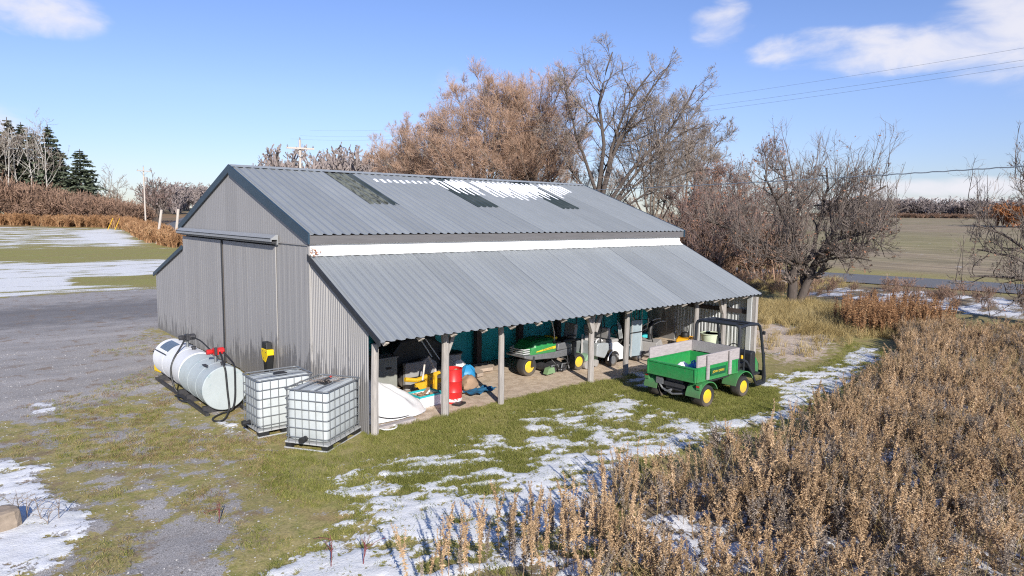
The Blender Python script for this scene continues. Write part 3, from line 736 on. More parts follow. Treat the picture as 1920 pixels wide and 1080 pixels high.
    for k in range(8):
        b = MB(); b.bb((.62+1.65*k, 3.72, -.02), (.80+1.65*k, 3.88, 2.7)); b.build('inner_post', MT['timber_dark'], inner)
    b = MB(); b.bb((.1, 3.66, 1.36), (L-.1, 3.715, 1.56)); b.build('rail', MT['timber_dark'], inner)
    b = MB(); b.bb((.1, 2.80, 3.1), (L-.1, 2.92, 3.4)); b.build('header_beam', MT['timber_dark'], inner)
    # eave beam and open-side posts
    b = MB(); b.bb((.2, .18, 2.02), (L-.05, .30, 2.20)); beam = b.build('eave_beam', MT['timber'], barn)
    posts = [(1.95, .20, .09, 1), (3.55, .19, .075, 0), (6.80, .32, .085, 2), (8.2, .27, .08, 0), (11.46, .22, .08, 0), (13.0, .22, .08, 3)]
    for px, py, r, br in posts:
        b = MB(); zt = 2.03
        j = [random.uniform(-.012, .012) for _ in range(8)]
        b.tube([(px+j[0], py, -.08), (px+j[1], py+j[2], .5), (px+j[3], py+j[4], 1.1), (px+j[5], py, 1.6), (px, .24, zt)], [r*1.04, r, r*.97, r*.93, r*.92], 9)
        p = b.build('post', MT['timber'], barn, smooth=True)
        for sgn in ((1,) if br == 1 else (-1, 1) if br == 2 else (-1,) if br == 3 else ()):
            b = MB(); b.beam((px+sgn*.05, .24, 1.38), (px+sgn*.33, .24, 2.0), .09, .10, (0, 1, 0)); b.build('brace', MT['timber'], p)
    b = MB(); b.bb((L-.10, -.38, -.05), (L+.04, -.26, 1.88)); b.build('post', MT['timber'], barn)
    b = MB(); b.bb((L-.16, -.25, -.05), (L-.05, -.10, 1.9)); b.build('post', MT['galv'], barn)
make_walls()

def make_roof_snow():
    b = MB(); n = Vector((0, -SL, 1)).normalized()
    def zr(y): return ZR-(YR-y)*SL
    flats = [i*RIB for i in range(int(L/RIB))]
    rnd = random.Random(4)
    for x0 in flats:
        xa, xb = x0-.06+.004, x0-.06+.108
        xm = (xa+xb)/2
        if 4.0 < xm < 6.35:
            t = 7.10; l = .18+.25*rnd.random()
        elif 6.35 <= xm < 12.35:
            k = (xm-6.35)/6.0; t = 7.34-.04*rnd.random(); l = .95+.55*math.sin(k*math.pi)+.35*rnd.random()-.5*max(0, k-.75)*3
        else: continue
        if rnd.random() < .06: continue
        y0, y1 = t-.03*rnd.random(), t-l
        m = 7; pts = []
        for i in range(m):
            y = y0+(y1-y0)*i/(m-1); w = 1-.12*rnd.random(); hh = .028*(1-(i/(m-1))**3)+.004 if 0 < i < m-1 else .002
            for q in (-1, -.4, .4, 1):
                pts.append(Vector((xm+q*(xb-xa)/2*w, y, zr(y)))+n*(.004+hh*(1 if abs(q) < .5 else .15)))
            # full cover bridges the ribs in the middle of the patch
        fs = [(i*4+j, i*4+j+1, i*4+j+5, i*4+j+4) for i in range(m-1) for j in range(3)]
        b.add(pts, fs)
        if 6.4 < xm < 12.1 and rnd.random() < .9:
            lo = y0-(.25+.65*rnd.random()*math.sin(min(1, max(0, (xm-6.2)/5.9))*math.pi)**.5)*l
            pr_ = ((.095, .03), (.110, .058), (.150, .054), (.236, .022))
            b.add([Vector((x0-.06+xx, yy+rnd.uniform(-.02, .02), zr(yy)))+n*hh for yy in (y0, (y0+lo)/2, lo) for xx, hh in pr_], [(i*4+j, i*4+j+1, i*4+j+5, i*4+j+4) for i in range(2) for j in range(3)])
    o = b.build('roof_snow', MT['snow'], None, smooth=True); tag(o, 'thin snow left in strips between the ribs below the shed ridge', 'snow', None, 'stuff')
make_roof_snow()

# withered leaf clump on the roof corner
b = MB(); rnd = random.Random(2)
for i in range(46):
    c = Vector((.03+rnd.uniform(-.05, .16), 2.60+rnd.uniform(-.10, .12), 3.47+rnd.uniform(0, .17))); u = Vector((rnd.gauss(0, 1), rnd.gauss(0, 1), rnd.gauss(0, 1))).normalized(); w = perp(u)[0]
    b.add([c-u*.03, c+w*.02, c+u*.035, c-w*.02], [(0, 1, 2, 3)])
tag(b.build('leaf_clump', MT['leaf_orange']), 'clump of rust coloured leaves caught at the roof corner', 'leaves', None, 'stuff')

def text_obj(cu, parent):
    tmp = bpy.data.objects.new('tmp_text', cu); COL.objects.link(tmp); bpy.context.view_layer.update()
    me = bpy.data.meshes.new_from_object(tmp.evaluated_get(bpy.context.evaluated_depsgraph_get())); bpy.data.objects.remove(tmp)
    me.name = 'lettering'
    return link(bpy.data.objects.new('lettering', me), parent)

# ------------------------------------------------------------------ IBC totes
def tote(loc, rz, w, d, label, lean=0):
    t = thing('liquid_tote', label, 'tote', loc, rz, 'caged liquid totes')
    h0, h1 = .17, 1.13
    # tank: rounded block, slightly bulging
    b = MB(); n = 24; rows = [(h0, .93), (h0+.04, .985), (.45, 1.0), (.75, 1.0), (h1-.06, .985), (h1-.015, .95), (h1, .86)]
    vs = []; fs = []
    for z, s in rows:
        for j in range(n):
            a = 2*math.pi*(j+.5)/n; ca, sa = math.cos(a), math.sin(a); p = .22
            x = math.copysign(abs(ca)**p, ca)*(w/2-.02)*s; y = math.copysign(abs(sa)**p, sa)*(d/2-.02)*s
            vs.append((x, y, z))
    for i in range(len(rows)-1):
        for j in range(n): fs.append((i*n+j, i*n+(j+1) % n, (i+1)*n+(j+1) % n, (i+1)*n+j))
    fs += [tuple(range(n-1, -1, -1)), tuple((len(rows)-1)*n+j for j in range(n))]
    b.add(vs, fs); tank = b.build('tank', MT['ibc'], t, smooth=True)
    b = MB(); b.lathe([(.0, h1), (.14, h1), (.145, h1+.025), (.12, h1+.04), (0, h1+.042)], (.05, .0, 0), n=18); b.build('lid', MT['black'], tank)
    b = MB()
    for s in (-1, 0, 1): b.beam((-w/2+.06, s*(d/2-.2), h1-.0), (w/2-.06, s*(d/2-.2), h1-.0), .10, .02)
    b.build('top_rib', MT['ibc'], tank)
    # cage bars: each horizontal ring and each upright a piece of its own
    def ring(z, r=.010):
        c = .07; pts = []
        for sx_, sy_, a0 in ((1, -1, -90), (1, 1, 0), (-1, 1, 90), (-1, -1, 180)):
            for k in range(4):
                a = math.radians(a0+k*30); pts.append((sx_*(w/2-c)+c*math.cos(a), sy_*(d/2-c)+c*math.sin(a), z))
        bb = MB(); bb.tube(pts, r, 6, closed=True); bb.build('cage_ring', MT['cage'], t)
    for z in (.24, .42, .60, .78, .96): ring(z)
    ring(1.15, .016)
    vb = MB(); vb.tube([(0, 0, .13), (0, 0, 1.15)], .0085, 5); vm = vb.mesh('cage_bar', MT['cage'])
    nx, ny = 7, 6
    for i in range(nx):
        x = (-w/2+.09)+(w-.18)*i/(nx-1)
        for s in (-1, 1): inst('cage_bar', vm, t, (x, s*(d/2+.004), 0))
    for i in range(ny):
        y = (-d/2+.09)+(d-.18)*i/(ny-1)
        for s in (-1, 1): inst('cage_bar', vm, t, (s*(w/2+.004), y, 0))
    for s in (-.2, .18):
        bb = MB(); bb.tube([(-w/2, s*d, 1.15), (-w/4, s*d, 1.165), (w/4, s*d, 1.165), (w/2, s*d, 1.15)], .013, 6); bb.build('cross_bar', MT['cage'], t)
    # pallet
    b = MB(); b.bb((-w/2, -d/2, .115), (w/2, d/2, .145)); pal = b.build('pallet', MT['pallet'], t)
    for sx_ in (-1, 0, 1):
        for sy_ in (-1, 1):
            b = MB(); b.box((sx_*(w/2-.11), sy_*(d/2-.07), .065), (.2, .13, .10)); b.build('foot', MT['black'], pal)
    for s in (-1, 1):
        b = MB(); b.tube([(-w/2, s*d/2, .018), (w/2, s*d/2, .018)], .016, 6); b.build('skid', MT['pallet'], pal)
        b = MB(); b.tube([(s*w/2, -d/2, .018), (s*w/2, d/2, .018)], .016, 6); b.build('skid', MT['pallet'], pal)
    # valve
    b = MB(); b.lathe([(.055, 0), (.055, .07), (.035, .075), (.035, .13), (.05, .135), (.05, .16), (0, .16)], (-w/2+.02, -.0, .24), 'x', 12)
    b.v = [(2*(-w/2+.02)-x if False else x-.19, y, z) for x, y, z in b.v]; v = b.build('valve', MT['black'], t)
    return t
tote((-.835, .355, -.01), math.radians(33), 1.26, .92, 'front caged white liquid tote at the shed corner, twigs and red tool on top')
tote((-1.22, 1.66, -.01), 0.0, 1.16, .86, 'smaller looking white caged liquid tote standing behind the front tote beside the wall')

t = thing('hose_nozzle', 'red handled nozzle lying among twigs on top of the front tote', 'nozzle', (-.72, .42, 1.165), .6)
b = MB(); b.tube([(-.16, 0, .02), (-.02, .01, .03), (.10, .0, .04)], [.012, .016, .014], 8); b.build('barrel', MT['dark_steel'], t, True)
b = MB(); b.tube([(.10, 0, .04), (.17, .02, .03), (.24, .05, .02)], [.022, .024, .02], 8); b.build('handle', MT['red'], t, True)
b = MB(); rnd = random.Random(3)
for i in range(26):
    x, y = rnd.uniform(-.4, .25), rnd.uniform(-.18, .15); a = rnd.uniform(0, 6.3); l = rnd.uniform(.08, .3)
    b.tube([(x, y, .015), (x+l*.5*math.cos(a), y+l*.5*math.sin(a), .03+rnd.random()*.03), (x+l*math.cos(a+.3), y+l*math.sin(a+.3), .02)], [.006, .005, .003], 4)
o = b.build('twig_litter', MT['twig_grey']); o.location = (-.72, .40, 1.16); tag(o, 'loose twigs and dead leaves scattered on top of the front tote', 'twigs', None, 'stuff')

# ------------------------------------------------------------------ fuel tanks
def fuel_tank(y0, y1, r, m, label, pump_y, pumpm, xc=-1.72, zc=.56, band=False):
    t = thing('fuel_tank', label, 'fuel tank', (xc, y0, 0), 0, 'fuel tanks by the gable wall'); l = y1-y0
    b = MB(); b.lathe([(0, -.0), (r*.6, -.0), (r*.97, .0), (r, .015), (r, .05), (r*.996, .052), (r*.996, l-.05), (r, l-.045), (r, l-.015), (r*.97, l), (0, l)], (0, 0, zc), 'y', 40)
    sh = b.build('shell', m, t, smooth=True)
    for k in (.28, .62):
        b = MB(); b.lathe([(r*.999, l*k-.012), (r+.004, l*k-.006), (r+.004, l*k+.006), (r*.999, l*k+.012)], (0, 0, zc), 'y', 40); b.build('weld_seam', m, sh, True)
    for yy in (.25, l-.3):
        b = MB(); b.bb((-.42, yy-.04, -.02), (.42, yy+.04, .16)); b.build('cradle', MT['dark_steel'], t)
    for s in (-1, 1):
        b = MB(); b.bb((s*.40-.035, -.02, .0), (s*.40+.035, l+.02, .07)); b.build('skid', MT['dark_steel'], t)
    # fittings on top
    b = MB(); b.lathe([(.045, zc+r-.03), (.045, zc+r+.04), (.06, zc+r+.045), (.06, zc+r+.075), (0, zc+r+.08)], (.02, pump_y-.45, 0), n=12); b.build('filler_cap', MT['dark_steel'], t, True)
    b = MB(); b.tube([(.0, pump_y, zc+r-.02), (.0, pump_y, zc+r+.16)], .028, 10); b.build('riser_pipe', MT['cage'], t, True)
    b = MB(); b.box((.0, pump_y-.02, zc+r+.24), (.11, .17, .15)); b.lathe([(.075, 0), (.08, .02), (.08, .12), (.055, .15), (0, .15)], (.05, pump_y, zc+r+.24), 'x', 14)
    p = b.build('pump', pumpm, t, bevel=.015)
    b = MB(); b.lathe([(.06, 0), (.062, .1), (.04, .13), (0, .13)], (-.19, pump_y, zc+r+.24), 'x', 14); b.build('motor', pumpm, p, True)
    b = MB(); b.box((-.03, pump_y-.13, zc+r+.27), (.05, .05, .16)); b.build('meter', MT['dark_steel'], p)
    b = MB(); b.tube([(.0, pump_y+.05, zc+r+.3), (.0, pump_y+.06, zc+r+.52)], .008, 6); b.build('vent_rod', MT['cage'], p)
    return t, l
t, l = fuel_tank(3.38, 5.16, .49, MT['tank_teal'], 'pale teal cylindrical fuel tank with a red pump and black hoses over its end', .62, MT['red'])
def hose(pts, r, parent, name='hose', m=None):
    # smooth the polyline with a Catmull-Rom curve
    P = [Vector(p) for p in pts]; P = [P[0]]+P+[P[-1]]; out = []
    for i in range(1, len(P)-2):
        for k in range(6):
            u = k/6; a, b_, c, d = P[i-1:i+3]
            out.append(.5*((2*b_)+(c-a)*u+(2*a-5*b_+4*c-d)*u*u+(3*b_-a-3*c+d)*u**3))
    out.append(P[-2]); bb = MB(); bb.tube(out, r, 7); return bb.build(name, m or MT['hose'], parent, True)
hose([(.06, .5, 1.28), (.02, .25, 1.22), (-.02, .0, 1.08), (-.0, -.035, .95), (.03, -.03, .5), (.05, -.05, .12), (-.02, -.16, .03), (-.15, -.42, .02), (-.30, -.60, .02), (-.42, -.50, .02), (-.36, -.28, .025), (-.12, -.08, .03), (.1, -.06, .08), (.18, -.045, .3), (.20, -.035, .7), (.20, -.03, .95), (.22, .08, 1.06), (.22, .35, 1.14), (.16, .55, 1.26)], .021, t)
b = MB(); b.bb((-.30, .42, 1.02), (-.22, .62, 1.032)); 
for k in range(4): b.box((-.27, .36+.09*k, 1.012), (.035, .05, .006), (0, -.55, 0))
b.build('stencil_mark', MT['dark_steel'], t)
t2, l2 = fuel_tank(5.22, 7.6, .48, MT['tank_white'], 'white cylindrical fuel tank behind the teal one with a dark sheet on its top', .95, MT['dark_steel'], zc=.58)
hose([(-.06, .86, 1.30), (-.2, .75, 1.12), (-.42, .62, .84), (-.50, .58, .55), (-.46, .5, .2), (-.40, .42, .05), (-.46, .2, .03), (-.52, -.1, .03), (-.5, -.35, .03), (-.42, -.5, .04), (-.38, -.35, .05), (-.46, -.1, .07), (-.52, .2, .05)], .022, t2)
hose([(.08, .9, 1.3), (.2, .6, 1.25), (.3, .3, 1.10), (.36, .0, .98), (.34, -.3, .96)], .018, t2)
b = MB()
r = .487
prof = [(r*math.sin(a), .58+r*math.cos(a)) for a in np.radians(np.linspace(-48, -8, 7))]
vs = [(p[0], y, p[1]) for y in (1.35, 2.1) for p in prof]; b.add(vs, [(i, i+1, 8+i, 7+i) for i in range(6)]); b.build('dark_sheet', MT['glass_dark'], t2)
hose([(-.44, 1.25, .86), (-.45, 1.7, .86), (-.44, 2.25, .84)], .012, t2, 'cable')

# yellow crate behind the tanks
t = thing('crate', 'yellow plastic crate with black rim behind the far fuel tank', 'crate', (-1.62, 8.62, 0), .15)
b = MB()
for a, c in (((-.26, -.19, 0), (.26, .19, .02)), ((-.26, -.19, 0), (-.24, .19, .52)), ((.24, -.19, 0), (.26, .19, .52)), ((-.24, -.19, 0), (.24, -.17, .52)), ((-.24, .17, 0), (.24, .19, .52))): b.bb(a, c)
b.build('body', MT['yellow_plastic'], t)
b = MB()
for s in (-1, 1): b.bb((-.28, s*.19-.015, .52), (.28, s*.19+.015, .55)); b.bb((s*.26-.015, -.175, .521), (s*.26+.015, .175, .549))
b.build('rim', MT['black'], t)

# hand spreader / chute hung by the wall
t = thing('grit_spreader', 'yellow and black funnel shaped spreader leaning on the gable wall behind the totes', 'spreader', (-.17, 4.87, 0))
b = MB(); b.prism([(.20, 1.03), (.20, .88), (.12, .74), (-.05, .70), (-.20, .90), (-.20, 1.03)], 'x', -.11, .06); b.build('hopper', MT['yellow_plastic'], t, bevel=.012)
b = MB(); b.prism([(.19, 1.035), (.17, 1.20), (-.10, 1.20), (-.12, 1.035)], 'x', -.10, .05); b.build('hood', MT['black'], t, bevel=.012)
b = MB(); b.prism([(-.205, .895), (-.05, .695), (.115, .735), (.055, .40), (-.075, .40), (-.16, .70)], 'x', -.10, .05); b.build('chute', MT['black'], t, bevel=.01)
for yy, zz in ((.11, .97), (-.10, .96), (.05, .80)): b = MB(); b.lathe([(0, -.116), (.014, -.116), (.014, -.108)], (0, yy, zz), 'x', 8); b.build('bolt', MT['dark_steel'], t)
b = MB(); b.beam((-.02, 0, .32), (-.02, 0, -.02), .05, .05); b.build('stand', MT['black'], t)

# ------------------------------------------------------------------ what stands in the lean-to, left end
t = thing('oil_drum', 'open topped red steel drum with a white band at its foot', 'drum', (2.76, 1.02, 0))
b = MB(); R0 = .215
prof = [(R0, 0), (R0+.008, .01), (R0, .02)]
for z in (.27, .53): prof += [(R0, z-.02), (R0+.012, z), (R0, z+.02)]
prof += [(R0, .80), (R0+.01, .805), (R0+.01, .82), (R0-.012, .82), (R0-.012, .10), (0, .10)]
b.lathe(prof, n=28); body = b.build('body', MT['red'], t, True)
b = MB(); b.lathe([(R0+.002, .045), (R0+.0035, .05), (R0+.0035, .115), (R0+.002, .12)], n=28); b.build('white_band', mat('chipped_white_band', (.68, .66, .64), .6, var=.1, spots=((.45, .03, .03), 13, .50, .06)), body)
b = MB(); b.lathe([(0, .62), (R0-.02, .62)], n=18)
for a in range(7): b.box((.1*math.cos(a*2.1), .1*math.sin(a*2.1), .70), (.12, .05, .14), (a, a*.4, a*.7))
b.build('contents', MT['cardboard'], t)

def cloth_lump(name, nx, ny, f, m):
    vs = [(x, y, f(x, y)) for y in np.linspace(0, 1, ny) for x in np.linspace(0, 1, nx)]
def tarp():
    t = thing('tarpaulin', 'white tarpaulin draped over a low heap beside the corner post', 'tarpaulin', (.95, 1.15, 0))
    n = 46; vs = []; fs = []
    for j in range(n):
        for i in range(n):
            u = i/(n-1)*2-1; v = j/(n-1)*2-1
            x = u*.98; y = v*.66
            rr = (abs(u)**2.6+abs(v)**2.6)
            ridge = .86-.42*max(0, u+.55)**1.1
            h = ridge*max(0, 1-rr**1.3)**.55
            folds = .075*math.sin(7*v+3*u+2*math.sin(3*u))*max(0, 1-rr*.8)+.035*(float(vnoise(np.array(u*4+5.), np.array(v*4+3.), 3))-.5)*2
            # rounded, tucked edge
            k = 1-.10*max(0, rr-.7)
            vs.append((x*k+.0, y*k-.0, max(.03, h+folds)))
    for j in range(n-1):
        for i in range(n-1):
            u = (i+.5)/(n-1)*2-1; v = (j+.5)/(n-1)*2-1
            if abs(u)**2.6+abs(v)**2.6 < 1.12: fs.append((j*n+i, j*n+i+1, (j+1)*n+i+1, (j+1)*n+i))
    b = MB(); b.add(vs, fs); o = b.build('sheet', MT['tarp'], t, smooth=True)
    hose([(-.75, -.55, .30), (-.3, -.66, .12), (.2, -.64, .07), (.6, -.5, .10)], .010, t, 'tie_cord')
    return t
tarp()
t = thing('timber_skid', 'grey plank lying on the ground in front of the tarpaulin', 'plank', (.72, .28, .03), .1)
b = MB(); b.box((0, 0, 0), (1.05, .13, .07)); b.build('plank', MT['board'], t)
t = thing('hose_coil', 'loose coil of pale hose lying by the foot of the corner post', 'hose', (.48, .16, .02))
b = MB(); b.tube([(.17*math.cos(a)*(1+.06*k), .17*math.sin(a)*(1+.05*k), .015+.008*k) for k in range(3) for a in np.linspace(0, 6.28, 18, endpoint=False)], .011, 6); b.build('coil', MT['white'], t, True)

t = thing('storage_tub', 'low white tub with teal rim full of scrap beside the tarpaulin', 'tub', (2.12, 1.25, 0), .12)
b = MB()
for a, c in (((-.36, -.26, 0), (.36, .26, .02)), ((-.36, -.26, 0), (-.34, .26, .25)), ((.34, -.26, 0), (.36, .26, .25)), ((-.34, -.26, 0), (.34, -.24, .25)), ((-.34, .24, 0), (.34, .26, .25))): b.bb(a, c)
b.build('body', MT['white'], t)
b = MB()
for s in (-1, 1): b.bb((-.38, s*.25-.018, .25), (.38, s*.25+.018, .29)); b.bb((s*.35-.018, -.232, .251), (s*.35+.018, .232, .289))
b.build('rim', MT['teal'], t)
b = MB(); rnd = random.Random(8)
for i in range(16): b.box((rnd.uniform(-.28, .28), rnd.uniform(-.18, .18), .2+.1*rnd.random()), (rnd.uniform(.1, .3), .06, .04), (rnd.uniform(-.4, .4), rnd.uniform(-.4, .4), rnd.uniform(0, 3)))
b.build('scrap', MT['cardboard'], t)

t = thing('plow_frame', 'worn yellow steel plow frame behind the red drum', 'plow frame', (2.5, 1.9, 0), .08)
b = MB(); b.tube([(-.55, 0, .50), (-.25, -.04, .44), (.1, -.02, .47), (.5, 0, .50)], .055, 8); b.build('cross_tube', MT['yellow_old'], t, True)
for x in (.12, .34):
    b = MB(); b.bb((x-.04, -.07, .02), (x+.04, .05, .52)); b.build('upright', MT['yellow_old'], t)
b = MB(); b.bb((-.25, -.03, .26), (.55, .02, .36)); b.build('rail', MT['yellow_old'], t)
b = MB(); b.prism([(-.3, .36), (.05, .36), (.05, .2), (-.1, .14)], 'y', -.05, -.02); b.build('gusset', MT['yellow_old'], t)
b = MB(); b.beam((-.1, -.1, .42), (.1, .05, .86), .035, .035); b.build('lever', MT['rafter'], t)
b = MB(); b.beam((.42, .0, .5), (.32, .2, .92), .045, .03); b.build('stay', MT['rafter'], t)

t = thing('ramp_panel', 'grey moulded panel leaning behind the yellow plow frame', 'panel', (2.9, 2.62, 0))
b = MB(); b.prism([(-.5, .0), (.45, .0), (.45, .62), (.2, .80), (-.02, .70), (-.5, .70)], 'y', -.07, .07); b.build('body', MT['grey'], t, bevel=.02)
b = MB(); b.bb((-.46, -.085, .3), (.40, -.072, .33)); b.build('rib', MT['black'], t)
t = thing('storage_box', 'dusty olive grey box with a handle slot against the end wall', 'box', (1.85, 2.75, 0))
b = MB(); b.box((0, 0, .45), (.6, .45, .9)); b.build('body', mat('olive_grey', (.22, .23, .21), .8), t, bevel=.02)
b = MB(); b.box((.05, -.228, .66), (.16, .006, .06)); b.build('handle_slot', MT['black'], t)
b = MB(); b.box((0, 0, .915), (.64, .49, .03)); b.build('lid', MT['grey'], t)

t = thing('ride_on_mower', 'black covered ride-on machine in the dark back corner of the lean-to', 'mower', (3.1, 3.25, 0))
b = MB(); b.prism([(-.85, .55), (-.85, .95), (-.6, 1.22), (-.1, 1.30), (.35, 1.22), (.75, .95), (.85, .6), (.85, .35), (-.75, .35)], 'y', -.36, .36); b.build('cover', MT['black'], t, bevel=.06)
for x, r in ((-.5, .27), (.5, .22)):
    for s in (-1, 1):
        b = MB(); b.lathe([(0, -.09), (r*.8, -.09), (r, -.06), (r, .06), (r*.8, .09), (0, .09)], (x, s*.40, r), 'y', 18); b.build('wheel', MT['rubber'], t, True)
b = MB(); b.beam((.3, -.38, .7), (-.15, -.38, 1.35), .03, .03); b.beam((.55, -.38, .6), (.1, -.38, 1.2), .03, .03); b.build('strut', MT['galv'], t)
b = MB(); b.tube([(.1+.17*math.cos(a), .17*math.sin(a), 1.38+.05*math.cos(a)) for a in np.linspace(0, 6.28, 18, endpoint=False)], .014, 6, closed=True); b.build('steering_wheel', MT['black'], t)

t = thing('trash_barrel', 'dark grey plastic barrel with a black rim behind the red drum', 'barrel', (3.95, 2.75, 0))
b = MB(); b.lathe([(.22, 0), (.27, .72), (.29, .73), (.29, .76), (.255, .76), (.21, .06), (0, .06)], n=22); b.build('body', MT['grey'], t, True)
b = MB(); b.lathe([(.30, .755), (.30, .79), (.05, .83), (0, .83)], n=22); b.build('lid', MT['black'], t, True)

def bag(loc, s, m, label, name='bag', seed=1, rz=0):
    b = MB(); n, k = 18, 10; vs = []; 
    for i in range(k):
        z = i/(k-1)
        rad = math.sin(math.pi*(z*.86+.10))**.6
        for j in range(n):
            a = 2*math.pi*j/n; q = 1+.22*(float(vnoise(np.array(3*math.cos(a)+seed*7.), np.array(3*math.sin(a)+z*5), seed))-.5)*2
            vs.append((s[0]*rad*q*math.cos(a), s[1]*rad*q*math.sin(a), s[2]*z*(.85+.15*q)))
    fs = [(i*n+j, i*n+(j+1) % n, (i+1)*n+(j+1) % n, (i+1)*n+j) for i in range(k-1) for j in range(n)]
    fs += [tuple(range(n-1, -1, -1)), tuple((k-1)*n+j for j in range(n))]
    b.add(vs, fs); o = b.build(name, m, None, True); o.location = loc; o.rotation_euler = (0, 0, rz); return tag(o, label, 'bag')
bag((3.95, 2.05, .0), (.24, .2, .55), MT['blue'], 'crumpled bright blue plastic bag beside the red drum', seed=2)
bag((4.0, 2.55, .0), (.30, .2, .60), MT['white'], 'white sack behind the blue bag near the teal wall', seed=5)
bag((3.70, 1.62, .0), (.24, .22, .40), MT['cardboard'], 'brown paper sack slumped between the red drum and the blue bag', seed=9)
t = thing('blue_sheet', 'dark blue folded sheet lying on the ground right of the red drum', 'sheet', (3.72, 1.22, 0), .1)
b = MB(); n = 14; vs = [(-.42+.84*i/(n-1), -.22+.44*j/(n-1), .05+.09*float(vnoise(np.array(i*.5), np.array(j*.5), 4))) for j in range(n) for i in range(n)]
b.add(vs, [(j*n+i, j*n+i+1, (j+1)*n+i+1, (j+1)*n+i) for j in range(n-1) for i in range(n-1)]); b.build('cloth', mat('dark_blue_cloth', (.015, .10, .20), .7), t, True)
t = thing('dark_boot_mat', 'small black rubber mat on the grass at the foot of the drum', 'mat', (2.72, .72, .01))
b = MB(); b.box((0, 0, .02), (.30, .2, .04), (0, 0, .4)); b.build('mat', MT['black'], t)
for x, y, rz, w, d, lb in ((4.55, 2.75, .15, .95, .55, 'broken tan concrete slab piece leaning by the inner wall'), (5.25, 3.15, -.1, .9, .5, 'flat tan slab piece left of the green tractor')):
    b = MB(); b.prism([(-w/2, -d/2), (w*.3, -d*.5), (w/2, -d*.1), (w*.42, d*.5), (-w*.3, d*.46), (-w*.52, d*.1)], 'z', 0, .10); o = b.build('slab_piece', MT['conc'], bevel=.015); o.location = (x, y, .05); o.rotation_euler = (.08, 0, rz); tag(o, lb, 'slab')

# ------------------------------------------------------------------ wheels
def wheel(parent, c, r, w, rim, axis='y', hub=None, side=-1, name='wheel', treads=0):
    """tyre with shoulders, rim dished towards `side`"""
    b = MB(); h = w/2
    b.lathe([(r*.60, -h*.80), (r*.80, -h*.98), (r*.93, -h*.90), (r*.99, -h*.62), (r, -h*.3), (r, h*.3), (r*.99, h*.62), (r*.93, h*.90), (r*.80, h*.98), (r*.60, h*.80)], c, axis, 28)
    wh = b.build(name, MT['rubber'], parent, True)
    b = MB(); s = side
    b.lathe([(r*.61, s*h*.82), (r*.57, s*h*.86), (r*.53, s*h*.62), (r*.46, s*h*.45), (r*.26, s*h*.42), (r*.22, s*h*.60), (r*.12, s*h*.63), (0, s*h*.63)], c, axis, 24)
    b.lathe([(r*.61, -s*h*.8), (r*.3, -s*h*.5), (0, -s*h*.5)], c, axis, 16)
    b.build('rim', rim, wh, True)
    b = MB()
    for k in range(5):
        a = 2*math.pi*k/5; o = Vector((r*.35*math.cos(a), s*h*.47, r*.35*math.sin(a))) if axis == 'y' else Vector((s*h*.47, r*.35*math.cos(a), r*.35*math.sin(a)))
        p = Vector(c)+o; b.box(p, (r*.07, r*.07, r*.07))
    b.build('lug_nuts', hub or MT['steel'], wh)
    return wh

